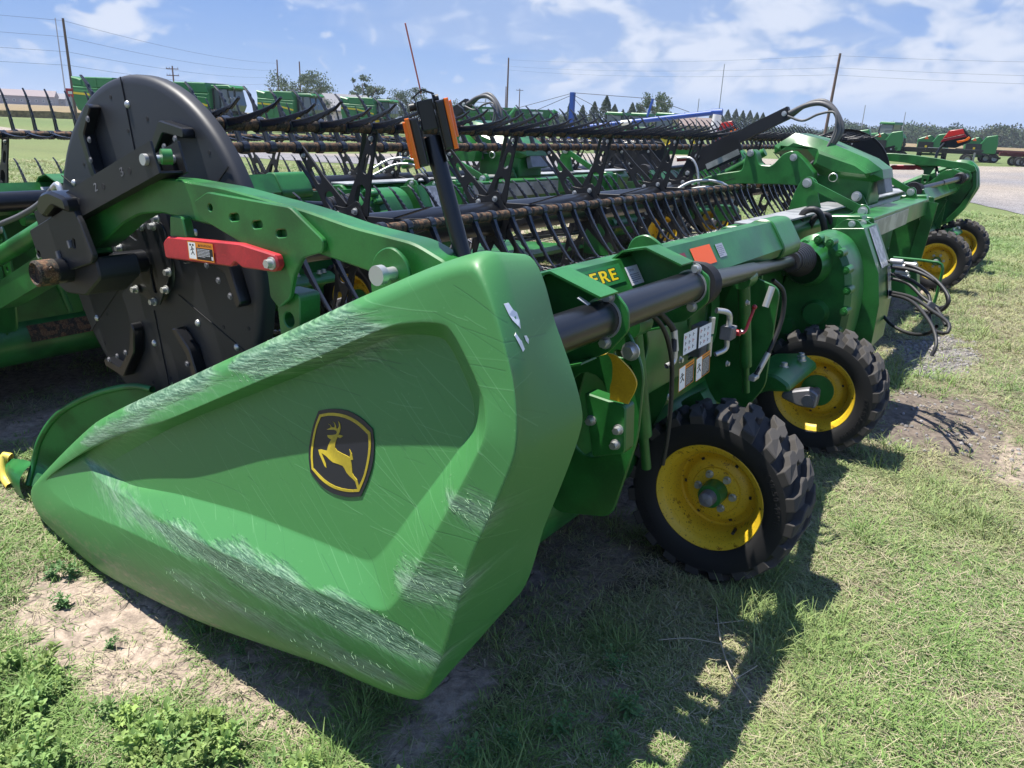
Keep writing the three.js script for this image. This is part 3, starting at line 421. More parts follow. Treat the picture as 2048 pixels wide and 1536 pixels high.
const lettering = (() => { const gs = [], put = (txt, start, R) => { let a = start; for (const ch of txt) { const g = new TextGeometry(ch, { font, size: 0.020, depth: 0.0022, curveSegments: 3 }); g.computeBoundingBox(); const w = (g.boundingBox.max.x || 0.008) + 0.003; g.translate(-w / 2, 0, 0); g.rotateY(-Math.PI / 2); g.translate(-0.1335, R, 0); g.rotateX(-(a)); gs.push(g); a -= (w + 0.002) / R * 1.0; } };
  put('27X10.50-15NHS', -0.55, 0.256); put('TUBELESS', 2.6, 0.256); return merged(gs); })();
function wheel(root, x, z, kind, spin) {
  const w = new THREE.Group(); w.name = 'gauge_wheel'; w.position.set(x, TR - 0.004, z); root.add(w);
  const spun = new THREE.Matrix4().makeRotationX(spin), turned = g => g.clone().applyMatrix4(spun);
  part('tyre', turned(tyreGeo), M.rubber, w, { keepUV: false }); part('tyre_lettering', turned(lettering), M.rubber, w);
  part('rim', turned(rimGeo), M.rim, w);
  const n = 20; for (let i = 0; i < n; i++) for (const s of [0, 1]) { const m = new THREE.Mesh(lugs[s], M.lug); m.name = 'tread_lug'; m.castShadow = m.receiveShadow = true; m.rotation.x = spin + (i + s * 0.5) / n * Math.PI * 2; w.add(m); }
  if (kind === 0) { part('hub', hubGeo.clone(), M.green, w); part('hub_cap', capGeo.clone(), M.cast, w); for (let i = 0; i < 6; i++) { const a = spin + i * Math.PI / 3 + 0.4; part('wheel_nut', bolt(-0.032, Math.cos(a) * 0.070, Math.sin(a) * 0.070, 0.0115, 0.016), M.bolt, w); } part('valve_stem', bar([-0.062, Math.cos(2.2 + spin) * 0.157, Math.sin(2.2 + spin) * 0.157], [-0.1, Math.cos(2.2 + spin) * 0.16, Math.sin(2.2 + spin) * 0.16], 0.006), M.hoseM, w); }
  else { part('hub', latheX([[0.086, -0.030], [0.086, -0.040], [0.03, -0.046], [0, -0.046]], 28), M.green, w); part('axle', bar([-0.04, 0, 0], [-0.16, 0.006, 0.0], 0.022), M.cast, w); part('axle_casting', [plate([[-0.045, -0.055], [0.04, -0.05], [0.045, 0.03], [0, 0.052], [-0.05, 0.035], [-0.14, 0.0], [-0.14, -0.03]], -0.21, -0.145, { round: 0.015, bevel: 0.008 }), bar([-0.145, -0.012, 0], [-0.225, -0.012, 0], 0.031)], M.cast, w); }
  for (const a of [0.3, 1.35, 2.4, 3.45, 4.5, 5.5]) part('rim_slot', box(0.004, 0.012, 0.012, -0.0125, Math.cos(a + spin) * 0.128, Math.sin(a + spin) * 0.128, a + spin), M.belt, w);
  return w;
}

// ---------- the reel ----------
const BR = 0.53; // circle of the tine bars
const tineGeo = (() => { // a curved, toothed plastic finger clamped round the bar; local y away from the axis, z trailing
  const up = [], lo = [], N = 9;
  let y = 0.006, z = 0.01;
  for (let i = 0; i <= N; i++) { const t = i / N, a = mix(0.32, 0.62, t) + (t > 0.85 ? 0.2 : 0), w = mix(0.0165, 0.0028, Math.pow(t, 0.75)); up.push([z - Math.sin(a) * w, y + Math.cos(a) * w]); lo.unshift([z + Math.sin(a) * w, y - Math.cos(a) * w]); if (t > 0.12 && t < 0.8) { const q = 0.35 / N * 0.3; lo.unshift([z + Math.cos(a) * q + Math.sin(a) * (w + 0.005), y + Math.sin(a) * q - Math.cos(a) * (w + 0.005)]); } y += Math.sin(a) * 0.325 / N; z += Math.cos(a) * 0.325 / N; }
  const blade = plate([...up, ...lo], -0.007, 0.007, { bevel: 0.0025 }), rib = plate([...up.map((p, i) => [p[0], p[1] + 0.001]), ...up.slice().reverse().map(p => [p[0] + 0.002, p[1] - 0.006])], -0.012, 0.012, { bevel: 0.001 });
  // the broad back of the finger narrows towards its tip
  const rp = rib.attributes.position; for (let i = 0; i < rp.count; i++) { const t = clamp(Math.hypot(rp.getY(i), rp.getZ(i)) / 0.33); rp.setX(i, rp.getX(i) * mix(1, 0.3, t)); }
  const clampG = latheX([[0.0255, -0.018], [0.030, -0.016], [0.030, 0.016], [0.0255, 0.018]], 14);
  return merged([blade, rib, clampG]);
})();
const spiderArm = (() => plate([[-0.085, 0.07], [0.085, 0.07], [0.075, 0.14], [0.042, 0.33], [0.026, 0.50], [0.018, BR + 0.022], [-0.018, BR + 0.022], [-0.026, 0.50], [-0.042, 0.33], [-0.075, 0.14]], -0.005, 0.005, { round: 0.02, bevel: 0.0015, holes: [[0, 0.36, 0.048, 0.017, Math.PI / 2], [0, 0.205, 0.052, 0.030, Math.PI / 2], [0, 0.46, 0.008]] }))();
const armFlange = box(0.03, 0.40, 0.005, 0.017, 0.31, -0.052, -0.11);
const hubPlate = plate(Array.from({ length: 12 }, (_, i) => { const a = i / 12 * Math.PI * 2, r = i % 2 ? 0.13 : 0.185; return [Math.sin(a) * r, Math.cos(a) * r]; }), -0.012, -0.006, { round: 0.03, bevel: 0.001, holes: [[0.13, 0.075, 0.018], [-0.13, -0.075, 0.018]] });
function reel(root, O, cy, cz, phase, xs, detail) {
  for (const [h, [x0, x1]] of xs.entries()) {
    part('reel_tube', [bar([x0 - O[0], cy, cz - O[2]], [x1 - O[0], cy, cz - O[2]], 0.098, 0.098, 28)], M.blackGloss, root);
    for (let b = 0; b < 6; b++) {
      const phi = phase + b * Math.PI / 3, bz = cz + Math.cos(phi) * BR - O[2], by = cy + Math.sin(phi) * BR;
      const m = part('tine_bar', [bar([0, 0, 0], [x1 - x0, 0, 0], 0.0235, 0.0235, 16), latheX([[0.018, 0], [0.0245, 0.001]], 12)], M.rust, root, { at: [x0 - O[0], by, bz] });
      const dp = Math.atan2(Math.sin(phi - 2.35), Math.cos(phi - 2.35)); const dq = Math.atan2(Math.sin(phi - 1.25), Math.cos(phi - 1.25)); m.rotation.x = Math.PI / 2 - phi - 1.0 * Math.exp(-dp * dp / 0.35) - 0.07 * Math.exp(-dq * dq / 0.2);
      const n = Math.floor((x1 - x0 - 0.1) / 0.1524), rest = [], shown = detail && (h === 0 ? true : b < 2);
      for (let i = 0; i <= n; i++) {
        const px = 0.06 + i * 0.1524;
        if (shown) { const t = new THREE.Mesh(tineGeo, M.tine); t.name = 'tine'; t.castShadow = t.receiveShadow = true; t.position.x = px; t.rotation.x = rr(-0.05, 0.05) + (rnd() > 0.94 ? rr(-0.18, 0.18) : 0); t.rotation.z = rr(-0.02, 0.02); t.rotation.y = rr(-0.05, 0.05); m.add(t); }
        else rest.push(tineGeo.clone().translate(px, 0, 0));
      }
      if (rest.length) part('tine_row', rest, M.tine, m, { kind: 'stuff' });
    }
    const ns = Math.round((x1 - x0) / 1.12);
    for (let s = 0; s < ns; s++) {
      const g = new THREE.Group(); g.name = 'reel_spider'; g.position.set(x0 + (s + 0.93) * 1.13 - 0.05 - O[0], cy, cz - O[2]); g.rotation.x = Math.PI / 2 - phase; root.add(g);
      if (g.position.x + O[0] > x1 - 0.05) { g.position.x = x1 - 0.3 - O[0]; }
      for (let b = 0; b < 6; b++) { const a = part('arm', [spiderArm.clone(), armFlange.clone()], M.black, g); a.rotation.x = b * Math.PI / 3; part('arm_bolt', bolt(-0.014, 0.125, 0, 0.013, 0.012), M.bolt, a); part('arm_bolt', bolt(-0.006, BR - 0.05, 0.0, 0.009, 0.01), M.bolt, a); }
      part('hub_plate', hubPlate.clone(), M.black, g);
    }
  }
}
function reelDisc(root, O, x, cy, cz, phase, side) { // the big plastic end disc, its edge rolled back; side -1 faces -x
  const d = new THREE.Group(); d.name = 'reel_end_disc'; d.position.set(x - O[0], cy, cz - O[2]); root.add(d); if (side > 0) d.rotation.y = Math.PI;
  const R = 0.662; part('disc', latheX([[0.0, -0.006], [R - 0.035, -0.006], [R - 0.016, -0.003], [R - 0.005, 0.006], [R, 0.02], [R, 0.05], [R - 0.004, 0.05], [R - 0.006, 0.03], [R - 0.02, 0.01], [R - 0.05, 0.004], [0, 0.004]], 96), M.disc, d);
  const at = (r, a) => [Math.sin(a) * r, Math.cos(a) * r];
  for (let i = 0; i < 6; i++) { // cranked ribs
    const a0 = Math.PI / 2 - phase + i * Math.PI / 3 + 0.34, P = [at(0.61, a0 - 0.02), at(0.56, a0 - 0.24), at(0.40, a0 - 0.36), at(0.30, a0 - 0.32)], Q = [at(0.285, a0 - 0.22), at(0.40, a0 - 0.27), at(0.53, a0 - 0.18), at(0.585, a0 + 0.02)];
    const rib = part('rib', [plate([...P, ...Q], -0.052, -0.006, { round: 0.012, bevel: 0.004, holes: [] })], M.blackGloss, d);
    for (const t of [0.2, 0.5, 0.8]) part('rib_screw', (() => { const m = [mix(P[0][0], P[2][0], t), mix(P[0][1], P[2][1], t)], n = [mix(Q[3][0], Q[1][0], t), mix(Q[3][1], Q[1][1], t)]; return bolt(-0.053, (m[1] + n[1]) / 2, (m[0] + n[0]) / 2, 0.009, 0.004); })(), M.cast, rib);
    part('seam', beam([-0.0075, at(0.2, a0 + 0.45)[1], at(0.2, a0 + 0.45)[0]], [-0.0075, at(0.655, a0 + 0.30)[1], at(0.655, a0 + 0.30)[0]], 0.0025, 0.004, 0.0005), M.belt, d);
    for (const [r, da] of [[0.56, 0.33], [0.34, 0.5]]) { const p = at(r, a0 + da); part('disc_bolt', [dome(-0.006, p[1], p[0], 0.014, 0.010)], M.bolt, d); }
    for (const [r, da] of [[0.60, 0.15], [0.47, 0.28], [0.52, 0.55]]) { const p = at(r, a0 + da); part('hole', bar([-0.0055, p[1], p[0]], [-0.0072, p[1], p[0]], 0.0075, 0.0075, 12), M.belt, d); }
  }
  // bearing plate and shaft
  part('bearing_plate', [plate([[-0.17, 0.06], [-0.10, 0.17], [0.05, 0.205], [0.17, 0.14], [0.19, 0.0], [0.08, -0.16], [0.055, -0.165], [-0.06, -0.04], [-0.17, -0.02]], -0.036, -0.028, { round: 0.03, holes: [[-0.06, 0.10, 0.045, 0.018, 0.3], [0.055, -0.06, 0.055, 0.013, 1.4], [0.02, 0.01, 0.02, 0.012, 0.8], [0.0, 0.17, 0.008]] })], M.black, d);
  part('bearing', latheX([[0.0, -0.03], [0.15, -0.028], [0.155, -0.012], [0.16, -0.006]], 40), M.blackGloss, d);
  for (const [z, y] of [[-0.15, 0.03], [-0.13, 0.12], [0.02, 0.13], [0.10, 0.14], [0.13, 0.17], [0.17, -0.02], [0.14, -0.09], [0.05, -0.15], [-0.07, -0.12]]) part('plate_bolt', bolt(-0.036, y, z, 0.012, 0.016), M.bolt, d);
  part('shaft', [bar([-0.03, 0, 0], [-0.36, 0, 0], 0.043, 0.043, 24)], M.blackGloss, d);
  part('shaft_end', [latheX([[0.045, -0.36], [0.045, -0.42], [0.038, -0.425], [0.030, -0.41], [0.0, -0.405]], 24), bolt(-0.39, 0.02, 0.042, 0.008, 0.012, '+z')], M.rust, d);
}

// ---------- one draper header, drawn in the axes of the near one and set down at (dx, dz) ----------
function buildHeader(dx, dz, opt, lab) {
  const O = [7, 0, -2], root = thing('draper_header', lab, 'header', O[0] + dx, 0, O[2] + dz, 0, opt.group);
  const P = (name, gs, mat, parent = root, o) => { const m = part(name, gs, mat, parent, o); m.geometry.translate(-O[0], 0, -O[2]); return m; };
  const L = (name, mat, w, h, p, n, parent = root, roll) => { const m = label(name, mat, w, h, p, n, parent, roll); m.geometry.translate(-O[0], 0, -O[2]); return m; };
  const B = (list, r, h, dir, parent = root) => { for (const [x, y, z] of list) P('bolt', bolt(x, y, z, r, h, dir), M.bolt, parent); };

  // frame: upper beam, lower tube, rear wall, deck, belts, cutter bar (both wings)
  for (const [x0, x1, dzw, low] of [[1.42, 3.92, 0, 0], [9.9, 12.72, -0.25, 0.14]]) {
    const prof = [[-1.225, 1.19], [-1.17, 1.255], [-1.095, 1.262], [-1.022, 1.148], [-1.035, 1.11], [-1.225, 1.09]].map(([z, y]) => [z + dzw, y - low]);
    const bm = P('upper_beam', plate(prof, x0 < 2 ? 1.405 : x0 + 0.14, x1, { bevel: 0.006 }), M.green);
    P('lower_tube', [bar([x0 < 2 ? 1.44 : 9.3, 0.40, -1.30 + dzw], [x0 < 2 ? 4.6 : x1, 0.40, -1.30 + dzw], 0.135, 0.135, 28)], M.green);
    if (x0 < 2) { P('rust_patch', [new THREE.CylinderGeometry(0.1365, 0.1365, 0.34, 20, 6, true, -0.75, 0.7).rotateZ(-Math.PI / 2).translate(2.2, 0.40, -1.30)], M.rust); }
    P('rear_wall', [box(x1 - x0 + (x0 < 2 ? 0.6 : 1.3), 0.67 - low, 0.012, (x0 + x1) / 2 + (x0 < 2 ? 0.3 : -0.65), 0.78 - low / 2, -1.236 + dzw)], M.green);
    for (let x = x0 + 0.5; x < x1 - 0.3; x += 0.78) P('wall_rib', [plate([[-1.24, 1.05 - low], [-1.04, 1.05 - low], [-1.12, 0.62], [-1.2, 0.42], [-1.24, 0.42]].map(([z, y]) => [z + dzw, y]), x, x + 0.012, { round: 0.02, holes: [[-1.16 + dzw, 0.86 - low, 0.03], [-1.17 + dzw, 0.72, 0.025]] })], M.green);
  }
  for (const [x0, x1] of [[1.5, 6.0], [8.3, 12.8]]) {
    P('draper_belt', [beam([(x0 + x1) / 2, 0.44, -1.32], [(x0 + x1) / 2, 0.20, -2.62], x1 - x0, 0.03)], M.belt);
    const cleats = []; for (let x = x0 + 0.1; x < x1; x += 0.32) cleats.push(beam([x, 0.466, -1.34], [x, 0.226, -2.6], 0.02, 0.022, 0.003)); P('belt_cleats', cleats, M.belt, root, { kind: 'stuff' });
  }
  P('cutter_bar', [box(11.6, 0.03, 0.10, 7.2, 0.165, -2.68), box(11.6, 0.012, 0.16, 7.2, 0.145, -2.62)], M.galv);
  { const gd = []; for (let x = 1.5; x < 12.9; x += 0.0762) gd.push(new THREE.ConeGeometry(0.012, 0.13, 5).rotateX(-Math.PI / 2).translate(x, 0.16, -2.79)); P('knife_guards', gd, M.black, root, { kind: 'stuff' }); }
  for (const s of [[0, 1.5], [1, 12.70]]) P('end_sheet', [plate([[s[0] ? -1.3 : -1.02, 1.20], [s[0] ? -1.28 : -0.92, 1.12], [s[0] ? -1.25 : -0.90, 0.75], [s[0] ? -1.25 : -1.02, 0.45], [-1.4, 0.2], [-2.7, 0.12], [-2.75, 0.22], [-1.9, 0.72], [-1.45, 1.15], [-1.2, 1.24]].map(([z, y]) => [z - s[0] * 0.13, y]), s[1], s[1] + 0.014, { round: 0.05, holes: s[0] ? [] : [[-1.0, 1.0, 0.012], [-0.985, 0.94, 0.012], [-0.98, 0.88, 0.012], [-1.1, 0.78, 0.14, 0.09, 1.3]] })], M.green);

  // end shields and crop dividers
  if (opt.shield) {
    const sg = shieldGeometry(), sh = P('end_shield', sg, shieldM, root, { keepUV: true, label: 'scuffed green plastic end shield with leaping deer emblem' });
    const probe = new THREE.Mesh(shieldGeometry(), new THREE.MeshBasicMaterial({ side: THREE.DoubleSide })); probe.updateMatrixWorld(); const ray = new THREE.Raycaster();
    const hit = (o, d) => { ray.set(V(...o), V(...d)); return ray.intersectObject(probe)[0]; };
    // emblem: outlines in the units of a tracing, laid on the recessed panel
    const ez = (a, b) => -1.324 + (a - 815) * 2.68e-4 - (b - 860) * 1.1e-5, ey = (a, b) => 0.865 + (a - 815) * 0.78e-4 - (b - 860) * 2.03e-4;
    const flat = (pts, lift, holes = []) => { const s = new THREE.Shape(pts.map(([a, b]) => new THREE.Vector2(-ez(a, b), ey(a, b)))); for (const h of holes) s.holes.push(new THREE.Path(h.map(([a, b]) => new THREE.Vector2(-ez(a, b), ey(a, b)))));
      const g = new THREE.ExtrudeGeometry(s, { depth: 0.0012, bevelEnabled: false }); g.rotateY(Math.PI / 2); const p = g.attributes.position; for (let i = 0; i < p.count; i++) { const h = hit([0.5, p.getY(i), p.getZ(i)], [1, 0, 0]); p.setX(i, (h ? h.point.x : 1.18) + p.getX(i) - 0.0012 - lift); } g.computeVertexNormals(); return g; };
    const curve = pts => new THREE.CatmullRomCurve3(pts.map(([a, b]) => V(a, b, 0)), false, 'centripetal');
    const outline = segs => segs.flatMap(s => curve(s).getPoints(10).slice(0, -1).map(v => [v.x, v.y]));
    const shieldOut = outline([[[440, 315], [620, 298], [850, 330], [1050, 430], [1215, 565]], [[1215, 565], [1262, 760], [1275, 980], [1240, 1200], [1180, 1395]], [[1180, 1395], [1000, 1418], [800, 1385], [620, 1300], [425, 1120]], [[425, 1120], [370, 900], [365, 700], [390, 480], [440, 315]]]);
    const borderO = outline([[[465, 362], [620, 345], [840, 382], [1030, 475], [1195, 605]], [[1195, 605], [1225, 760], [1228, 960], [1205, 1160], [1152, 1338]], [[1152, 1338], [1000, 1350], [800, 1315], [620, 1225], [445, 1075]], [[445, 1075], [405, 880], [402, 700], [425, 500], [465, 362]]]);
    const borderI = outline([[[490, 396], [620, 380], [830, 417], [1010, 505], [1168, 628]], [[1168, 628], [1196, 760], [1200, 960], [1178, 1150], [1138, 1270]], [[1138, 1270], [1118, 1308], [1000, 1318], [810, 1284], [640, 1198], [470, 1062]], [[470, 1062], [434, 880], [430, 700], [450, 520], [490, 396]]]);
    const deer = [[510, 820], [545, 815], [635, 832], [645, 770], [665, 710], [680, 688], [650, 672], [625, 655], [615, 630], [680, 630], [735, 622], [748, 600], [735, 575], [700, 562], [650, 560], [595, 558], [640, 540], [655, 530], [640, 505], [608, 485], [640, 500], [665, 530], [705, 536], [705, 505], [690, 475], [668, 455], [700, 478], [725, 520], [730, 545], [752, 552], [765, 520], [758, 485], [743, 455], [775, 490], [790, 540], [785, 590], [772, 628], [805, 632], [838, 645], [800, 670], [765, 655], [752, 690], [742, 740], [745, 790], [780, 830], [850, 862], [920, 890], [965, 912], [968, 870], [948, 808], [990, 870], [1015, 940], [985, 945], [1005, 1000], [1020, 1060], [1030, 1110], [1060, 1150], [1105, 1190], [1140, 1275], [1122, 1300], [1085, 1215], [1050, 1185], [1000, 1150], [950, 1105], [920, 1060], [885, 1020], [820, 1000], [740, 978], [690, 945], [640, 905], [595, 878], [560, 862], [600, 930], [645, 1005], [660, 1055], [630, 1030], [580, 950], [535, 880]];
    const em = P('emblem', flat(shieldOut, 0.002), std(C(0.016, 0.019, 0.030), 0.42, 0, { map: scratchMap }), sh, { label: 'dark emblem with yellow border and leaping deer' }), ye = std(C(0.62, 0.50, 0.035), 0.42, 0, { map: dustMap });
    P('emblem_border', flat(borderO, 0.0032, [borderI]), ye, sh); P('emblem_deer', flat(deer, 0.0032), ye, sh);
    // torn sticker remains on the rear face
    for (const pts of [[[1.165, 1.325], [1.18, 1.325], [1.185, 1.312], [1.195, 1.305], [1.20, 1.29], [1.195, 1.275], [1.185, 1.282], [1.175, 1.295], [1.168, 1.305]], [[1.165, 1.268], [1.172, 1.272], [1.178, 1.26], [1.185, 1.255], [1.188, 1.238], [1.178, 1.236], [1.17, 1.25]], [[1.2, 1.26], [1.212, 1.258], [1.218, 1.25], [1.21, 1.242], [1.203, 1.25]]]) {
      const s = new THREE.Shape(pts.map(([x, y]) => new THREE.Vector2(x + rr(-0.002, 0.002), y))), g = new THREE.ExtrudeGeometry(s, { depth: 0.0008, bevelEnabled: false }), p = g.attributes.position; for (let i = 0; i < p.count; i++) { const h = hit([p.getX(i), p.getY(i), 0.2], [0, 0, -1]); p.setZ(i, (h ? h.point.z : -0.79) + 0.001 + p.getZ(i)); } g.computeVertexNormals(); P('torn_sticker', g, M.tape, sh); }
    // curls of plastic torn up along the scuffs
    const hair = []; for (let i = 0; i < 420; i++) { const [pts, hw, st] = bands[[1, 2, 2, 3, 5, 5, 5, 4, 6][rnd() * 9 | 0]], [z, y, a] = along(pts, rnd()), o = rr(-1, 1) * hw * 0.9, zz = z - Math.sin(a) * o, yy = y + Math.cos(a) * o, h = hit([0.5, yy, zz], [1, 0, 0]); if (!h) continue; const n = h.face.normal.clone(); if (n.x > 0) n.negate(); const l = rr(0.004, 0.018), q = rr(-0.6, 0.6) - 0.2, dir = V(0, Math.sin(a + q), Math.cos(a + q)), p0 = h.point, p1 = p0.clone().addScaledVector(dir, l * 0.5).addScaledVector(n, rr(0.001, 0.004)), p2 = p0.clone().addScaledVector(dir, l).addScaledVector(n, rr(0, 0.008)); hair.push(new THREE.TubeGeometry(new THREE.QuadraticBezierCurve3(p0, p1, p2), 3, 0.0004, 3, false)); }
    if (hair.length) P('plastic_curls', hair, std(C(0.34, 0.55, 0.33), 0.6), sh, { kind: 'stuff' });
    // inner side of the divider: an open curved sheet running down to the point
    const K = [[1.5, 0.63, -2.7], [1.5, 0.61, -2.84], [1.46, 0.52, -3.10], [1.42, 0.37, -3.36], [1.385, 0.235, -3.47], [1.36, 0.13, -3.5], [1.31, 0.05, -3.47]], kc = new THREE.CatmullRomCurve3(K.map(p => V(...p))), pos = [], id = [], N = 30, Mr = 8;
    for (let i = 0; i <= N; i++) { const p = kc.getPoint(i / N); for (let j = 0; j <= Mr; j++) { const t = j / Mr; pos.push(p.x + 0.05 * Math.sin(t * 2.6), mix(p.y, Math.min(p.y, 0.015), t), p.z + 0.06 * Math.sin(t * 3.14)); if (i && j) { const k = i * (Mr + 1) + j; id.push(k - Mr - 2, k - 1, k, k - Mr - 2, k, k - Mr - 1); } } }
    const ig = new THREE.BufferGeometry(); ig.setAttribute('position', new THREE.Float32BufferAttribute(pos, 3)); ig.setIndex(id); ig.computeVertexNormals();
    const dv = P('divider_inner_sheet', [ig, hose(K, 0.013, 40)], plasticM);
    const tip = [], tn = 12, cs = [[[1.36, 0.135, -3.5], [1.27, 0.012, -3.42]], [[1.352, 0.13, -3.58], [1.275, 0.012, -3.5]], [[1.345, 0.115, -3.65], [1.29, 0.014, -3.58]], [[1.34, 0.10, -3.70], [1.305, 0.02, -3.66]]], tp = [], ti = [];
    cs.forEach((c, i) => { for (let j = 0; j <= tn; j++) { const t = j / tn, b = 0.05 * Math.sin(t * Math.PI) * (1 - i * 0.2); tp.push(mix(c[0][0], c[1][0], t) - b * 0.7, mix(c[0][1], c[1][1], t) + b * 0.4, mix(c[0][2], c[1][2], t)); if (i && j) { const k = i * (tn + 1) + j; ti.push(k - tn - 2, k - 1, k, k - tn - 2, k, k - tn - 1); } } });
    const tg = new THREE.BufferGeometry(); tg.setAttribute('position', new THREE.Float32BufferAttribute(tp, 3)); tg.setIndex(ti); tg.computeVertexNormals(); P('divider_point', [tg], plasticM, dv);
    P('yellow_tip', [hose([[1.345, 0.108, -3.69], [1.33, 0.115, -3.715], [1.305, 0.075, -3.70], [1.295, 0.03, -3.66], [1.29, 0.012, -3.6]], 0.02, 14)], std(C(0.75, 0.58, 0.10), 0.5), dv);
  } else P('end_shield', [shieldGeometry()], plasticM);
  { // far end: the same shield seen from its open inner side
    P('end_shield', [plate([[-1.36, 1.41], [-1.20, 1.40], [-1.10, 1.30], [-1.04, 1.05], [-1.16, 0.74], [-1.34, 0.50], [-1.7, 0.40], [-2.3, 0.16], [-3.3, 0.04], [-3.62, 0.10], [-3.5, 0.24], [-2.7, 0.66], [-1.9, 1.12]], 12.93, 13.2, { round: 0.05, bevel: 0.045 })], plasticM);
    P('shield_liner', [plate([[-1.42, 1.34], [-1.16, 1.34], [-1.11, 1.06], [-1.22, 0.80], [-1.36, 0.84], [-1.49, 1.12]], 12.86, 12.875, { round: 0.04, holes: [[-1.27, 1.11, 0.19, 0.045, -1.2], [-1.19, 1.24, 0.055, 0.018, -1.35]] })], M.green);
    P('shield_lip', [plate([[-1.165, 1.36], [-1.10, 1.27], [-1.055, 1.05], [-1.15, 0.74], [-1.30, 0.52], [-1.37, 0.55], [-1.215, 0.78], [-1.105, 1.05], [-1.155, 1.27]], 12.83, 12.925, { round: 0.02 })], M.green);
  }

  // reel arms at both ends
  for (const side of [0, 1]) {
    const X = side ? x => 14.24 - x : x => x, span = (a, b) => side ? [14.24 - b, 14.24 - a] : [a, b], lift = opt.armDrop ?? 0, near = !side;
    const q = pts => pts.map(([z, y]) => [z, y - lift * clamp((-1.2 - z) / 1.6)]);
    const [a0, a1] = span(1.37, 1.455);
    const arm = P('reel_arm', [plate(q([[-1.13, 1.335], [-1.24, 1.372], [-1.444, 1.387], [-1.63, 1.413], [-1.967, 1.443], [-2.212, 1.450], [-2.36, 1.442], [-2.5, 1.410], [-2.633, 1.352], [-2.80, 1.262], [-2.76, 1.165], [-2.62, 1.235], [-2.523, 1.288], [-2.42, 1.326], [-2.3, 1.342], [-2.005, 1.328], [-1.82, 1.30], [-1.6, 1.306], [-1.3, 1.272], [-1.16, 1.24], [-1.11, 1.28]]), a0, a1, { round: 0.03, bevel: 0.005 })], M.green);
    const [p0, p1] = span(1.352, 1.369);
    P('arm_side_plate', [plate(q([[-2.09, 1.395], [-2.02, 1.428], [-1.66, 1.418], [-1.535, 1.345], [-1.54, 1.315], [-1.62, 1.29], [-1.66, 1.235], [-1.68, 1.17], [-1.73, 1.135], [-1.765, 1.16], [-1.77, 1.23], [-1.83, 1.285], [-2.05, 1.345]]), p0, p1, { round: 0.012, holes: [[-2.01, 1.385, 0.010], [-1.9, 1.368, 0.022, 0.010, -0.15], [-1.80, 1.358, 0.022, 0.010, -0.15], [-1.7, 1.345, 0.022, 0.010, -0.15]].map(h => [h[0], h[1] - lift * 0.4, ...h.slice(2)]) })], M.green, arm);
    P('pivot_plate', [plate(q([[-1.36, 1.27], [-1.345, 1.335], [-1.29, 1.365], [-1.235, 1.335], [-1.22, 1.27], [-1.25, 1.16], [-1.34, 1.16]]), ...span(1.34, 1.352), { round: 0.04 })], M.green, arm);
    P('pivot_pin', [bar([X(1.34), 1.298, -1.278], [X(1.30), 1.298, -1.278], 0.016, 0.016, 18), bar([X(1.305), 1.298, -1.282], [X(1.285), 1.298, -1.282], 0.024, 0.024, 20)], M.zinc, arm);
    P('clevis', [plate(q([[-1.77, 1.18], [-1.665, 1.18], [-1.675, 1.02], [-1.755, 1.02]]), ...span(1.375, 1.45), { round: 0.02, holes: [[-1.717, 1.10, 0.022]] })], M.green, arm);
    P('cylinder_rod', [bar([X(1.41), 1.03 - lift * 0.3, -1.715], [X(1.41), 0.55, -1.70], 0.019), bar([X(1.41), 1.03 - lift * 0.3, -1.715], [X(1.41), 1.01 - lift * 0.3, -1.715], 0.034)], M.cast, arm);
    P('safety_stop', [plate(q([[-2.228, 1.262], [-2.222, 1.215], [-1.895, 1.232], [-1.875, 1.25], [-1.845, 1.236], [-1.705, 1.243], [-1.685, 1.262], [-1.695, 1.29], [-1.85, 1.303], [-2.20, 1.283]]), ...span(1.325, 1.350), { round: 0.008, bevel: 0.004 })], M.red, root, { label: 'red safety stop lever' });
    if (near) { L('warning_label', warnM, 0.125, 0.054, [1.325, 1.2585, -2.03], [-1, 0, 0], root, 0.04); P('stop_bolt', [bolt(1.325, 1.266, -1.712, 0.013, 0.016)], M.bolt); P('stop_bracket', [plate([[-2.20, 1.345], [-2.135, 1.345], [-2.12, 1.285], [-2.21, 1.28]], 1.34, 1.37, { round: 0.008 })], M.green, arm); }
    // fore and aft slide: black channel, bracket, bearing carrier, front tube and cylinder
    const dyy = y => y - lift;
    P('slide_channel', [beam([X(1.3625), dyy(1.237), -3.0], [X(1.3625), dyy(1.478), -2.315], 0.080, 0.088, 0.006), beam([X(1.3185), dyy(1.235), -3.0], [X(1.3185), dyy(1.515), -2.205], 0.008, 0.096, 0.002), beam([X(1.4065), dyy(1.235), -3.0], [X(1.4065), dyy(1.515), -2.205], 0.008, 0.096, 0.002), beam([X(1.3625), dyy(1.428), -2.33], [X(1.3625), dyy(1.471), -2.207], 0.079, 0.007, 0.001)], M.black);
    P('slide_pin', [bar([X(1.312), dyy(1.505), -2.25], [X(1.42), dyy(1.505), -2.25], 0.013), bar([X(1.3145), dyy(1.505), -2.25], [X(1.302), dyy(1.505), -2.25], 0.017)], M.zinc); P('pin_grip', [bar([X(1.335), dyy(1.515), -2.205], [X(1.362), dyy(1.515), -2.195], 0.023, 0.023, 20)], M.green);
    if (near) P('position_number', ['1', '2', '3'].map((c, i) => { const g = new TextGeometry(c, { font, size: 0.026, depth: 0.001, curveSegments: 3 }); g.rotateZ(0.34); g.rotateY(-Math.PI / 2); return g.translate(1.3142, 1.327 + i * 0.059, -2.735 + i * 0.168); }), M.cast), [[-2.685, 1.347], [-2.515, 1.407], [-2.35, 1.466]].forEach(([z, y]) => P('hole', bar([1.3155, y, z], [1.3135, y, z], 0.010, 0.010, 14), M.belt));
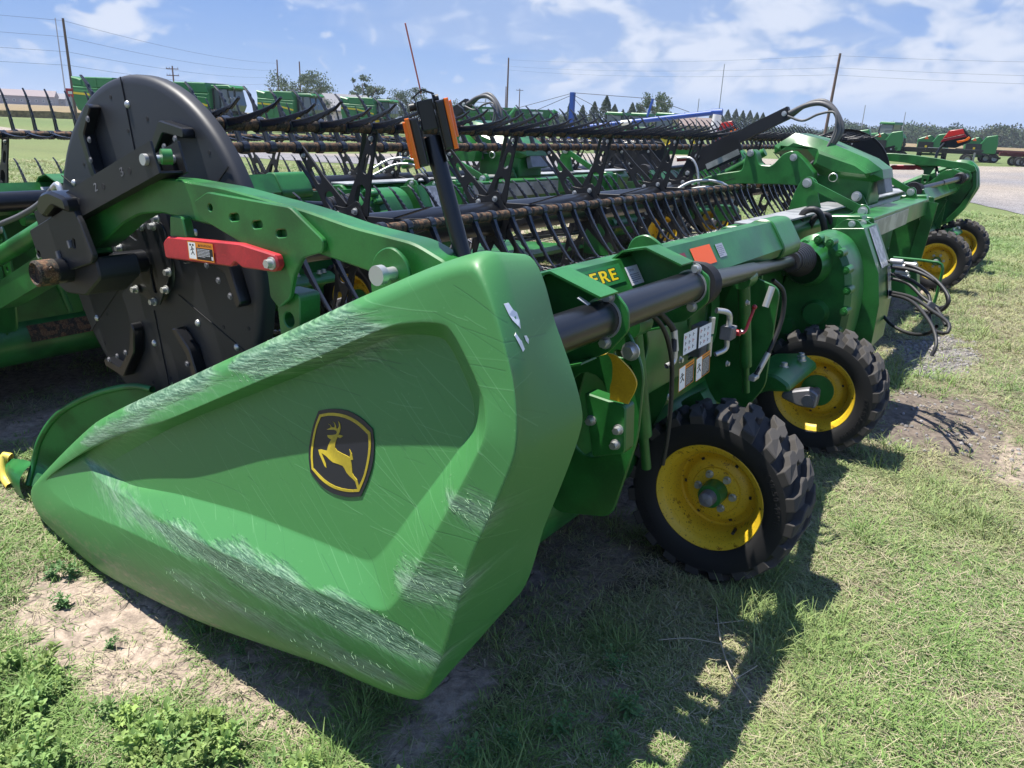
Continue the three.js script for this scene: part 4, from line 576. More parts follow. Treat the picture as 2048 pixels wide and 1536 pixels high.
    P('bearing_carrier', [plate([[-3.03, 1.215], [-2.70, 1.335], [-2.655, 1.28], [-2.60, 1.175], [-2.62, 1.15], [-2.945, 1.055], [-2.965, 1.12], [-3.0, 1.14]].map(([z, y]) => [z, dyy(y)]), ...span(1.295, 1.315), { round: 0.008, holes: [[-2.985, dyy(1.135), 0.011], [-2.715, dyy(1.205), 0.016, 0.007, 1.57]] }), plate([[-2.93, 1.10], [-2.62, 1.17], [-2.60, 1.10], [-2.72, 1.02], [-2.86, 1.01], [-2.93, 1.04]].map(([z, y]) => [z, dyy(y)]), ...span(1.31, 1.46), { round: 0.02, bevel: 0.006 })], M.black);
    P('carrier_cap', [plate([[-2.90, 1.30], [-2.87, 1.355], [-2.80, 1.375], [-2.69, 1.36], [-2.68, 1.31], [-2.78, 1.325], [-2.86, 1.275]].map(([z, y]) => [z, dyy(y)]), ...span(1.27, 1.36), { round: 0.02, bevel: 0.01 })], M.blackGloss);
    P('carrier_clip', cbox(0.012, 0.03, 0.018, X(1.292), dyy(1.15), -2.83, -0.3), M.cast); P('carrier_clip', cbox(0.012, 0.026, 0.014, X(1.29), dyy(1.20), -2.735, -0.3), M.cast);
    P('front_tube', [beam([X(1.41), dyy(1.20), -2.78], [X(1.41), dyy(0.86), -3.62], 0.085, 0.10, 0.008), plate([[-3.14, 1.13], [-2.97, 1.19], [-2.93, 1.075], [-3.08, 1.0]].map(([z, y]) => [z, dyy(y)]), ...span(1.35, 1.37), { round: 0.006 })], M.green);
    B([[X(1.35), dyy(1.115), -3.06], [X(1.35), dyy(1.135), -3.015]], 0.012, 0.02, near ? '-x' : '+x');
    const fc = P('slide_cylinder', [bar([X(1.39), dyy(1.285), -2.90], [X(1.39), dyy(1.02), -3.62], 0.036, 0.036, 20), bar([X(1.39), dyy(1.285), -2.93], [X(1.39), dyy(1.35), -2.95], 0.016, 0.014, 12)], M.green);
    P('cylinder_fitting', [hose([[X(1.39), dyy(1.345), -2.95], [X(1.39), dyy(1.375), -2.97], [X(1.39), dyy(1.36), -3.01]], 0.012, 8)], M.zinc, fc); P('cylinder_hose', [hose([[X(1.39), dyy(1.365), -3.0], [X(1.39), dyy(1.30), -3.12], [X(1.40), dyy(1.24), -3.3], [X(1.41), dyy(1.16), -3.6]], 0.011)], M.hoseGrey, fc);
  }

  // reel
  const RX = [[1.66, 6.86], [7.12, 12.5]];
  reel(root, O, opt.cy, -2.81, opt.phase, RX, true);
  reelDisc(root, O, 1.62, opt.cy, -2.81, opt.phase, -1); reelDisc(root, O, 12.56, opt.cy, -2.81, opt.phase, 1);

  // wheels with their lift arms
  [[2.7, -0.86, 0, 0.2], [4.25, -0.88, 1, 0.9], [10.1, -1.06, 0, 2.1], [11.95, -1.03, 1, 1.3]].forEach(([x, z, k, sp]) => {
    wheel(root, x - O[0], z - O[2], k, sp);
    if (k) P('lift_arm', [plate([[z - 0.22, 0.52], [z - 0.16, 0.59], [z - 0.02, 0.62], [z + 0.05, 0.585], [z + 0.06, 0.55], [z - 0.05, 0.53], [z - 0.14, 0.46], [z - 0.20, 0.40]].map(([a, b]) => [a - 0.03, b - 0.03]), x - 0.74, x - 0.26, { round: 0.025, bevel: 0.012 })], M.green); else P('lift_arm', [beam([x + 0.2, TR, z], [x + 0.2, 0.62, z - 0.22], 0.08, 0.1, 0.01), bar([x + 0.02, TR, z], [x + 0.24, TR, z], 0.03)], M.green);
    B(k ? [[x - 0.34, 0.586, z - 0.04], [x - 0.40, 0.588, z - 0.02], [x - 0.56, 0.582, z - 0.06]] : [], 0.016, 0.018, '+y');
  });

  // near wing, rear side: drive shaft, its carriers, valve cover, cylinders, hoses
  const wing = side => {
    const X = side ? x => 14.22 - x : x => x, dzw = side ? -0.30 : 0, span = (a, b) => side ? [14.22 - b, 14.22 - a] : [a, b], Q = pts => pts.map(([z, y]) => [z + dzw, y]);
    P('shaft_tube', [bar([X(1.30), 1.191, -0.89 + dzw], [X(2.284), 1.194, -0.89 + dzw], 0.0475, 0.0475, 28)], M.blackGloss);
    for (const [x, pts] of [[1.687, [[-1.226, 1.095], [-1.142, 1.21], [-1.079, 1.273], [-1.001, 1.302], [-0.855, 1.26], [-0.82, 1.226], [-0.814, 1.173], [-0.866, 1.107], [-0.901, 1.086], [-1.142, 0.99]]], [2.247, [[-1.226, 1.105], [-1.163, 1.22], [-1.09, 1.283], [-1.012, 1.302], [-0.891, 1.265], [-0.832, 1.231], [-0.826, 1.155], [-0.896, 1.08], [-0.932, 1.069], [-1.142, 0.99]]]]) {
      const c = P('shaft_carrier', [plate(Q(pts), ...span(x, x + 0.009), { round: 0.015, holes: [[-0.89 + dzw, 1.192, 0.051]] })], M.green);
      const ed = pts.slice(1, 5); ed.slice(1).forEach((p, i) => P('carrier_flange', beam([X(x - 0.04), ed[i][1] + 0.003, ed[i][0] + dzw], [X(x - 0.04), p[1] + 0.003, p[0] + dzw], 0.09, 0.006, 0.001), M.green, c)); P('carrier_flange', beam([X(x - 0.035), pts[8][1], pts[8][0] + dzw], [X(x - 0.035), pts[9][1], pts[9][0] + dzw], 0.08, 0.006, 0.001), M.green, c);
      for (const [y, z] of [[1.25, -0.876], [1.132, -0.876]]) P('bolt', bolt(X(x), y, z + dzw, 0.0125, 0.014, side ? '+x' : '-x'), M.bolt, c);
      P('bearing_ring', [latheX([[0.049, -0.004], [0.054, -0.004], [0.054, 0.003]], 28).translate(X(x), 1.192, -0.89 + dzw)], M.zinc, c);
    }
    const e = side ? [X(4.2), 1.10, -1.15 + dzw] : [4.4, 1.0, -1.13], s = [X(2.268), 1.194, -0.89 + dzw];
    const on = t => [mix(s[0], e[0], t), mix(s[1], e[1], t), mix(s[2], e[2], t)];
    P('drive_shaft', [bar(on(0.03), on(0.42), 0.034, 0.034, 24), bar(on(0.41), on(0.92), 0.029, 0.029, 24)], M.blackGloss);
    const bell = (t0, t1, r0, r1) => { const gs = [], n = 7; for (let i = 0; i < n; i++) { const a = on(mix(t0, t1, i / n)), b = on(mix(t0, t1, (i + 0.55) / n)), c = on(mix(t0, t1, (i + 1) / n)), r = mix(r0, r1, i / n); gs.push(bar(a, b, r * 0.94, r, 28), bar(b, c, r, r * 0.94, 28)); } return gs; };
    P('rubber_boot', bell(0.0, 0.045, 0.075, 0.068), M.boot); P('rubber_boot', bell(0.875, 0.99, 0.062, 0.10), M.boot);
    P('boot_collar', [bar(on(0.855), on(0.89), 0.048, 0.056, 24)], M.boot);
  };
  wing(0); wing(1);
  P('silver_tape', new THREE.CylinderGeometry(0.0425, 0.0425, 0.03, 12, 3, true, 0.7, 1.9).rotateZ(-Math.PI / 2).scale(1, 1.135, 1.135).rotateX(0.55).translate(1.629, 1.191, -0.89), M.tape); P('silver_tape', cbox(0.022, 0.002, 0.034, 1.613, 1.246, -0.905, 0.5, 0.3), M.tape);
  if (opt.shield) L('beam_lettering', deereM, 0.36, 0.06, [1.955, 1.226, -1.072], [0, 0.53, 0.85]); L('serial_label', tagM, 0.085, 0.062, [2.20, 1.21, -1.062], [0, 0.53, 0.85]);
  L('orange_reflector', M.orange, 0.19, 0.075, [2.77, 1.208, -1.061], [0, 0.53, 0.85]); L('red_reflector', M.darkRed, 0.10, 0.06, [2.57, 1.208, -1.061], [0, 0.53, 0.85]); L('grey_label', greyTagM, 0.075, 0.055, [2.95, 1.21, -1.062], [0, 0.53, 0.85]);
  P('beam_end_cap', [plate([[-1.232, 1.20], [-1.175, 1.265], [-1.09, 1.272], [-1.01, 1.15], [-1.022, 1.098], [-1.232, 1.08]], 3.66, 3.93, { round: 0.03, bevel: 0.006 })], M.green);
  P('beam_ear', [plate([[-1.16, 1.22], [-1.13, 1.31], [-1.08, 1.33], [-1.02, 1.30], [-0.98, 1.22]], 2.30, 2.315, { round: 0.03 })], M.green);
  // valve cover with its window, pictograms and fittings
  const vc = P('valve_cover', [(() => { // a pressed sheet facing the rear, in (x, y)
    const s = new THREE.Shape(roundPoly([[2.30, 1.045], [2.62, 1.10], [2.96, 1.10], [3.0, 0.98], [2.98, 0.86], [2.86, 0.775], [2.28, 0.775], [2.285, 0.86], [2.34, 0.95]], 0.025)), h = new THREE.Path(roundPoly([[2.66, 1.02], [2.90, 1.03], [2.91, 0.98], [2.885, 0.84], [2.85, 0.815], [2.68, 0.815], [2.70, 0.9], [2.65, 0.98]], 0.02)); s.holes.push(h);
    return new THREE.ExtrudeGeometry(s, { depth: 0.012, bevelEnabled: true, bevelThickness: 0.006, bevelSize: 0.006, bevelOffset: -0.006, bevelSegments: 2 }).rotateX(-0.06).translate(0, 0.0, -1.01); })()], M.green, root);
  P('cover_fold', [(() => { const s = new THREE.Shape(roundPoly([[2.36, 1.05], [2.62, 1.095], [2.94, 1.095], [2.95, 1.045], [2.66, 1.04], [2.42, 1.0]], 0.02)); return new THREE.ExtrudeGeometry(s, { depth: 0.03, bevelEnabled: true, bevelThickness: 0.012, bevelSize: 0.012, bevelOffset: -0.012, bevelSegments: 2 }).rotateX(-0.06).translate(0, 0.0, -1.01); })()], M.green, vc);
  L('pictogram_label', infoM, 0.115, 0.075, [2.42, 0.972, -0.939], [0, 0.06, 1], vc); L('pictogram_label', infoM, 0.115, 0.075, [2.555, 0.968, -0.939], [0, 0.06, 1], vc);
  L('warning_label', warn2M, 0.13, 0.085, [2.44, 0.845, -0.946], [0, 0.06, 1], vc, 0.06); L('warning_label', warn2M, 0.13, 0.085, [2.59, 0.845, -0.946], [0, 0.06, 1], vc, 0.06);
  B([[2.36, 0.92, -0.942], [2.96, 1.02, -0.935], [2.31, 0.80, -0.948], [2.86, 0.79, -0.948], [2.96, 0.9, -0.942]], 0.009, 0.009, '+z', vc);
  P('valve_block', cbox(0.055, 0.05, 0.05, 2.82, 0.925, -0.945), M.cast); P('valve_block', cbox(0.10, 0.12, 0.05, 2.74, 0.90, -1.02), M.cast); P('valve_fitting', hose([[2.82, 0.945, -0.945], [2.82, 0.98, -0.945], [2.80, 1.005, -0.95], [2.76, 1.015, -0.98]], 0.011, 10), M.zinc); P('valve_fitting', hose([[2.82, 0.90, -0.945], [2.82, 0.86, -0.945], [2.78, 0.84, -0.97]], 0.010, 10), M.zinc); P('valve_fitting', bar([2.70, 1.0, -0.97], [2.70, 0.94, -0.97], 0.012), M.zinc); P('valve_fitting', bar([2.70, 0.93, -0.97], [2.71, 0.85, -0.97], 0.010), M.zinc);
  P('shutoff_lever', [hose([[2.86, 0.92, -0.915], [2.89, 0.92, -0.905], [2.92, 0.965, -0.90], [2.94, 1.01, -0.895]], 0.006, 10), new THREE.SphereGeometry(0.010, 10, 8).translate(2.94, 1.012, -0.895), bar([2.86, 0.92, -0.945], [2.86, 0.92, -0.91], 0.012)], M.red);
  for (const [x, z] of [[2.07, -0.95], [3.06, -0.96]]) { const c = P('lift_cylinder', [bar([x - 0.03, 1.09, z - 0.02], [x + 0.06, 0.72, z + 0.01], 0.025, 0.025, 20), bar([x + 0.05, 0.74, z + 0.008], [x + 0.08, 0.60, z + 0.02], 0.016)], M.green); P('cylinder_eye', [bar([x - 0.07, 1.1, z - 0.02], [x + 0.02, 1.1, z - 0.02], 0.04, 0.04, 18)], M.green, c); }
  P('hydraulic_hose', [hose([[1.98, 1.17, -0.93], [2.08, 1.10, -0.90], [2.14, 1.0, -0.885], [2.18, 0.86, -0.885], [2.20, 0.70, -0.89], [2.21, 0.6, -0.9]], 0.0075)], M.hoseM); P('hydraulic_hose', [hose([[2.0, 1.18, -0.94], [2.12, 1.12, -0.92], [2.18, 1.06, -0.90], [2.17, 1.0, -0.89]], 0.010)], M.hoseM);
  P('hose_fitting', bar([2.18, 1.065, -0.90], [2.185, 1.0, -0.89], 0.011), M.zinc); P('hose_fitting', hose([[2.185, 1.0, -0.89], [2.182, 0.965, -0.89], [2.15, 0.955, -0.90]], 0.009, 8), M.zinc); P('hydraulic_hose', [hose([[3.08, 1.10, -0.88], [3.14, 1.05, -0.85], [3.15, 0.95, -0.84], [3.10, 0.80, -0.86], [3.06, 0.70, -0.89]], 0.009)], M.hoseM);
  P('hose_fitting', bar([3.05, 1.08, -0.87], [3.03, 1.0, -0.88], 0.013), M.zinc); P('hose_fitting', bar([3.10, 0.80, -0.86], [3.07, 0.71, -0.885], 0.012), M.zinc); P('hose_fitting', cbox(0.06, 0.02, 0.03, 3.05, 0.70, -0.89), M.zinc);
  P('frame_plate', [plate([[-1.06, 1.16], [-0.90, 1.13], [-0.84, 1.02], [-0.84, 0.82], [-0.90, 0.55], [-1.1, 0.5], [-1.2, 0.7]], 1.86, 1.872, { round: 0.04, holes: [[-0.89, 1.02, 0.011], [-0.885, 0.97, 0.011], [-0.882, 0.92, 0.011], [-0.885, 0.87, 0.011], [-1.0, 0.85, 0.13, 0.06, 1.45], [-0.92, 1.055, 0.016, 0.009]] })], M.green); B([[1.86, 1.07, -0.885]], 0.02, 0.02, '-x');
  P('frame_plate', [plate([[-1.06, 1.1], [-0.88, 1.05], [-0.88, 0.62], [-0.95, 0.5], [-1.1, 0.5], [-1.2, 0.7]], 3.2, 3.212, { round: 0.04 })], M.green); P('lower_bracket', [plate([[-0.97, 0.955], [-0.84, 0.945], [-0.83, 0.81], [-0.93, 0.77]], 1.765, 1.82, { round: 0.012, bevel: 0.004 })], M.green); B([[1.765, 0.875, -0.855], [1.765, 0.88, -0.94], [1.765, 0.83, -0.86]], 0.011, 0.016, '-x');
  const yl = P('latch_strap', [(() => { const pts = [[1.72, 1.03, -1.02], [1.74, 1.07, -0.94], [1.75, 1.085, -0.90], [1.755, 1.06, -0.865], [1.76, 1.02, -0.85], [1.76, 0.985, -0.855], [1.76, 0.955, -0.86]], cv = new THREE.CatmullRomCurve3(pts.map(p => V(...p))), p = [], id = [], n = 26; for (let i = 0; i <= n; i++) { const q = cv.getPoint(i / n), w = i < 9 ? 0.012 : mix(0.012, 0.036, sstep(9, 18, i)) - 0.008 * sstep(20, 26, i); for (const [a, b] of [[-1, 0], [1, 0], [1, 1], [-1, 1]]) p.push(q.x + (b ? 0.006 : 0), q.y, q.z + a * w); if (i) for (let k = 0; k < 4; k++) { const o = (i - 1) * 4, m = (k + 1) % 4; id.push(o + k, o + 4 + k, o + m, o + m, o + 4 + k, o + 4 + m); } } const g = new THREE.BufferGeometry(); g.setAttribute('position', new THREE.Float32BufferAttribute(p, 3)); g.setIndex(id); const f = g.toNonIndexed(); f.computeVertexNormals(); return f; })()], M.yellow, root, { label: 'yellow latch strap' });
  // gearbox, guard and coupling hoses at the opening
  const gb = P('gearbox', [plate([[-1.24, 0.90], [-1.20, 1.06], [-1.10, 1.13], [-0.98, 1.10], [-0.90, 1.0], [-0.86, 0.86], [-0.85, 0.70], [-0.88, 0.5], [-1.0, 0.42], [-1.2, 0.45], [-1.27, 0.65]], 4.5, 4.86, { smooth: 60, bevel: 0.03 }), latheX([[0.10, -0.12], [0.12, -0.03], [0.13, 0.02]], 28).translate(4.5, 0.97, -1.1), latheX([[0, -0.05], [0.06, -0.05], [0.075, 0.0]], 24).translate(4.5, 0.70, -1.02), latheX([[0, -0.04], [0.045, -0.04], [0.055, 0.0]], 20).translate(4.5, 0.60, -1.17)], M.green);
  for (let i = 0; i < 11; i++) { const a = -0.5 + i * 0.36, z = -1.05 + Math.cos(a) * 0.185, y = 0.78 + Math.sin(a) * 0.33; P('gearbox_boss', [bar([4.46, y, z], [4.55, y, z], 0.022, 0.026, 12), bolt(4.46, y, z, 0.011, 0.012)], M.green, gb); }
  const gd = P('opening_guard', [plate([[-1.10, 1.13], [-0.925, 1.15], [-0.80, 0.90], [-0.765, 0.72], [-0.765, 0.46], [-0.83, 0.44], [-1.2, 0.48]], 4.9, 5.28, { bevel: 0.002 })], M.green); L('pale_panel', M.galv, 0.20, 0.25, [5.10, 1.03, -0.862], [0, 0.45, 0.9], gd); L('pale_panel', M.galv, 0.10, 0.20, [5.18, 0.815, -0.778], [0, 0.2, 1], gd);
  P('guard_lug', plate([[-1.1, 1.13], [-1.04, 1.19], [-0.97, 1.19], [-0.93, 1.14]], 4.93, 4.945, { round: 0.02, bevel: 0.001 }), M.green, gd); P('guard_lug', plate([[-1.1, 1.13], [-1.02, 1.17], [-0.97, 1.17], [-0.93, 1.14]], 5.2, 5.215, { round: 0.02, bevel: 0.001 }), M.green, gd); B([[4.93, 1.165, -1.0], [5.2, 1.15, -0.99]], 0.015, 0.015, '-x', gd);
  P('hose_guard_rail', [hose([[5.3, 0.95, -0.80], [5.32, 0.95, -0.60], [5.32, 0.94, -0.53], [5.32, 0.80, -0.52], [5.32, 0.62, -0.53]], 0.009, 24)], M.green);
  for (const h of [[[5.25, 0.93, -0.82], [5.2, 0.92, -0.65], [5.1, 0.86, -0.50], [5.0, 0.78, -0.42], [5.05, 0.70, -0.47], [5.15, 0.68, -0.6]], [[5.25, 0.90, -0.81], [5.15, 0.90, -0.62], [5.1, 0.83, -0.47], [5.05, 0.75, -0.43], [5.1, 0.70, -0.52]], [[5.25, 0.86, -0.81], [5.2, 0.84, -0.66], [5.15, 0.78, -0.55], [5.1, 0.72, -0.52], [5.05, 0.64, -0.50], [4.95, 0.60, -0.44]], [[5.25, 0.83, -0.81], [5.2, 0.82, -0.68], [5.12, 0.76, -0.57], [5.05, 0.72, -0.48], [4.9, 0.66, -0.40]], [[5.2, 0.755, -0.80], [5.05, 0.765, -0.62], [4.9, 0.74, -0.5], [4.72, 0.70, -0.37], [4.68, 0.665, -0.37], [4.74, 0.65, -0.43]], [[5.2, 0.74, -0.80], [5.05, 0.75, -0.64], [4.85, 0.72, -0.52], [4.68, 0.66, -0.43], [4.60, 0.60, -0.40], [4.58, 0.55, -0.41]], [[5.2, 0.62, -0.80], [5.1, 0.57, -0.70], [5.0, 0.56, -0.58], [4.9, 0.60, -0.48], [4.85, 0.66, -0.44]]]) P('coupling_hose', [hose(h, 0.0105, 26)], M.hoseM);
  for (const [y, z] of [[0.935, -0.74], [0.91, -0.72], [0.875, -0.70], [0.925, -0.66], [0.85, -0.69]]) P('hose_coupler', bar([5.24, y, z - 0.06], [5.22, y + 0.005, z + 0.01], 0.017, 0.017, 10), M.zinc); P('hose_clamp', [cbox(0.03, 0.04, 0.075, 5.06, 0.725, -0.50, 0.5, 0.4)], M.cast);
  // centre section: rear beam, side posts, links, trough, cover, middle reel arm
  P('centre_beam', [cbox(2.75, 0.15, 0.18, 6.95, 1.055, -1.14)], M.green); P('centre_beam_panel', [cbox(1.6, 0.125, 0.006, 6.42, 1.045, -1.046, 0, 0, 0, 0.001)], M.galv);
  for (const x of [5.58, 8.32]) { const p = P('side_post', [plate([[-1.30, 1.14], [-1.08, 1.16], [-1.03, 1.0], [-1.10, 0.6], [-1.02, 0.42], [-0.97, 0.2], [-1.32, 0.2]], x, x + 0.16, { round: 0.02, bevel: 0.006 }), plate([[-1.10, 1.14], [-1.03, 1.14], [-1.0, 0.95], [-1.02, 0.72], [-1.10, 0.62]], x + 0.16, x + 0.175, { round: 0.02, holes: [[-1.06, 1.05, 0.012], [-1.055, 0.85, 0.012]] })], M.green); P('post_flange', [cbox(0.012, 0.55, 0.11, x - 0.03, 0.83, -1.04, 0.08)], M.green, p); B([[x, 1.08, -1.12], [x, 0.94, -1.08]], 0.014, 0.014, '-x', p); }
  P('floor_pan', [beam([6.95, 0.30, -1.25], [6.95, 0.22, -2.5], 2.5, 0.04)], M.green);
  P('trough_beam', [plate([[-1.72, 1.02], [-1.66, 1.11], [-1.46, 1.13], [-1.38, 1.06], [-1.42, 0.88], [-1.68, 0.86]], 4.6, 9.5, { round: 0.03, bevel: 0.008, holes: [] })], M.green); P('trough_cap', [beam([4.62, 1.133, -1.5], [9.48, 1.133, -1.5], 0.20, 0.012, 0.002)], M.galv);
  for (const [x, lk] of [[6.15, [[-1.60, 1.315], [-1.18, 1.145]]], [8.25, [[-1.58, 1.37], [-1.20, 1.185]]]]) {
    const u = P('link_upright', [plate([[-1.74, 1.0], [-1.70, 1.22], [-1.66, 1.33], [-1.60, 1.365], [-1.54, 1.33], [-1.52, 1.22], [-1.47, 1.10], [-1.52, 0.92], [-1.66, 0.90]], x, x + 0.02, { round: 0.04 })], M.green);
    P('link_bar', [beam([x - 0.03, lk[0][1], lk[0][0]], [x - 0.03, lk[1][1], lk[1][0]], 0.022, 0.055, 0.006), bar([x - 0.045, lk[0][1], lk[0][0]], [x - 0.015, lk[0][1], lk[0][0]], 0.045, 0.045, 18), bar([x - 0.045, lk[1][1], lk[1][0]], [x - 0.015, lk[1][1], lk[1][0]], 0.045, 0.045, 18)], M.green, u);
    P('link_ear', [plate([[-1.36, 1.08], [-1.26, 1.12], [-1.22, 1.19], [-1.17, 1.19], [-1.14, 1.14], [-1.13, 1.05], [-1.3, 1.02]], x + 0.0, x + 0.02, { round: 0.03 })], M.green, u); B([[x - 0.045, lk[0][1], lk[0][0]], [x - 0.045, lk[1][1], lk[1][0]]], 0.026, 0.022, '-x', u);
  }
  const cover = P('centre_cover', [plate([[-2.12, 1.555], [-1.96, 1.665], [-1.74, 1.625], [-1.36, 1.49], [-1.24, 1.415], [-1.22, 1.345], [-1.30, 1.31], [-1.62, 1.325], [-1.72, 1.345], [-1.86, 1.47], [-2.11, 1.49]], 6.80, 7.36, { bevel: 0.075, holes: [] })], M.green, root, { label: 'faceted green cover over the middle reel arm mount' });
  P('cover_panel', [plate([[-1.74, 1.545], [-1.42, 1.46], [-1.30, 1.39], [-1.33, 1.345], [-1.60, 1.36], [-1.76, 1.42]], 6.77, 6.83, { bevel: 0.028 })], M.green, cover); P('cover_knob', [latheX([[0.03, -0.012], [0.036, -0.006], [0.036, 0.004]], 18).translate(6.78, 1.335, -1.58)], M.zinc, cover);
  P('cover_base', [cbox(0.42, 0.22, 0.52, 7.08, 1.23, -1.56, 0, 0, 0, 0.02), plate([[-1.48, 1.12], [-1.42, 1.22], [-1.38, 1.23], [-1.34, 1.22], [-1.28, 1.12]], 6.8, 6.82, { round: 0.02 })], M.green); P('base_pin', [bolt(6.80, 1.20, -1.38, 0.03, 0.03)], M.bolt); P('cover_bracket', [cbox(0.3, 0.12, 0.06, 7.1, 1.28, -1.24, -0.3)], M.cast);
  P('middle_reel_arm', [plate([[-1.70, 1.36], [-1.80, 1.46], [-1.90, 1.53], [-1.97, 1.50], [-2.05, 1.40], [-2.16, 1.40], [-2.20, 1.50], [-2.235, 1.525], [-2.28, 1.50], [-2.30, 1.345], [-2.45, 1.315], [-2.60, 1.275], [-2.76, 1.18], [-2.72, 1.12], [-2.5, 1.205], [-2.3, 1.235], [-2.0, 1.255], [-1.72, 1.26]], 6.66, 6.78, { round: 0.025, bevel: 0.006 })], M.green); B([[6.66, 1.475, -1.885], [6.66, 1.49, -2.245]], 0.022, 0.02, '-x');
  P('arm_cylinder', [bar([6.9, 1.50, -2.2], [6.9, 1.16, -2.75], 0.035, 0.035, 18)], M.green); P('steel_pipe', [hose([[6.55, 1.42, -2.85], [6.55, 1.42, -2.72], [6.55, 1.35, -2.66], [6.55, 1.2, -2.62]], 0.011, 16)], M.zinc); P('steel_pipe', [hose([[6.2, 1.12, -2.75], [6.4, 1.24, -2.62], [6.5, 1.24, -2.4], [6.55, 1.14, -2.28]], 0.012, 16)], M.zinc); P('steel_pipe', [hose([[6.25, 1.07, -2.75], [6.45, 1.18, -2.62], [6.55, 1.18, -2.42], [6.6, 1.08, -2.32]], 0.012, 16)], M.zinc);
  P('hose_channel', [beam([6.98, 1.83, -2.06], [6.98, 1.40, -2.88], 0.06, 0.10, 0.004)], M.black); P('channel_side', [beam([6.9, 1.55, -2.42], [6.9, 1.26, -2.93], 0.02, 0.09, 0.004), beam([6.88, 1.47, -2.40], [6.88, 1.33, -2.70], 0.012, 0.055, 0.002)], M.black); P('channel_panel', [beam([6.872, 1.492, -2.42], [6.872, 1.345, -2.70], 0.004, 0.05, 0.001)], M.galv); B([[6.95, 1.815, -2.10], [6.95, 1.43, -2.83], [6.89, 1.28, -2.88]], 0.016, 0.012, '-x');
  for (const [o, r] of [[0, 0.021], [0.045, 0.018], [-0.04, 0.010]]) P('reel_hose', [hose([[6.96 + o, 1.82 - Math.abs(o) * 0.6, -2.06], [6.96 + o, 1.885 + o * 0.3 - (o < 0 ? 0.11 : 0), -1.93], [6.95 + o, 1.90 + o * 0.5 - (o < 0 ? 0.06 : 0), -1.80], [6.94 + o, 1.83, -1.68], [6.92 + o, 1.69, -1.635 + o * 0.4], [6.88 + o, 1.53, -1.70], [6.84 + o, 1.40, -1.79], [6.84 + o, 1.28, -1.76]], r, 40)], M.hoseGrey);
  P('loop_hose', [hose([[5.5, 1.0, -1.45], [5.45, 1.16, -1.42], [5.45, 1.18, -1.34], [5.5, 1.05, -1.28], [5.55, 0.9, -1.30]], 0.022, 24)], M.hoseM); P('loop_hose', [hose([[5.6, 1.0, -1.42], [5.56, 1.13, -1.36], [5.58, 1.14, -1.29], [5.62, 1.0, -1.25]], 0.02, 20)], M.hoseM);
  P('reel_motor', [cbox(0.16, 0.12, 0.12, 6.5, 1.0, -2.35), bar([6.58, 1.0, -2.35], [6.72, 1.0, -2.35], 0.05)], M.green);
  if (opt.arrow) L('arrow_marks', arrowM, 0.05, 0.14, [7.2, 1.05, -1.048], [0, 0, 1]);

  // marker lamps
  if (opt.lamp) {
    P('lamp_post', [bar([1.45, 1.20, -1.10], [1.45, 1.61, -1.254], 0.0205, 0.0205, 18)], M.blackGloss, root);
    const fold = new THREE.Matrix4().makeTranslation(1.45, 1.565, -1.238).multiply(new THREE.Matrix4().makeBasis(V(0.66, 0, 0.75), V(0, 1, 0), V(-0.75, 0, 0.66)))
      .multiply(new THREE.Matrix4().makeRotationZ(0.24)).multiply(new THREE.Matrix4().makeScale(0.78, 0.78, 0.78)), H = (...gs) => gs.map(g => g.applyMatrix4(fold)); // the lamp is folded so that its lenses face along the road
    const lp = P('lamp_bracket', H(cbox(0.048, 0.085, 0.050, 0.0, 0.125, 0.0, 0, 0, 0, 0.003), cbox(0.003, 0.20, 0.056, -0.0265, 0.085, 0.003, 0, 0, 0, 0.001), cbox(0.003, 0.20, 0.056, 0.0265, 0.085, 0.003, 0, 0, 0, 0.001), cbox(0.038, 0.004, 0.05, -0.016, 0.188, 0.003, 0, 0, 0.5, 0.001), cbox(0.038, 0.004, 0.05, 0.016, 0.188, 0.003, 0, 0, -0.5, 0.001)), M.black);
    for (const s of [-1, 1]) { const y = s < 0 ? 0.055 : 0.088; P('lamp_body', H(cbox(0.028, 0.142, 0.075, s * 0.043, y, 0, 0, 0, 0, 0.007)), M.blackGloss, lp); P('amber_lens', H(cbox(0.014, 0.146, 0.082, s * 0.063, y, 0, 0, 0, 0, 0.004), cbox(0.014, 0.105, 0.05, s * 0.071, y + 0.012, 0.0, 0, 0, 0, 0.004)), M.amber, lp); }
    P('lamp_bolt', H(bar([-0.028, 0.098, 0.02], [-0.05, 0.098, 0.02], 0.011, 0.011, 6)), M.bolt, lp); P('lamp_clamp_bolt', H(bar([-0.028, 0.155, 0.0], [-0.048, 0.155, 0.0], 0.011)), M.black, lp); P('lamp_clamp_bolt', H(bar([0.028, 0.165, 0.0], [0.044, 0.165, 0.0], 0.012)), M.black, lp);
    P('marker_panel', H(cbox(0.0045, 0.19, 0.12, -0.004, 0.285, -0.055, 0, 0, 0, 0.001)), std(C(0.55, 0.16, 0.12), 0.5), lp);
  }
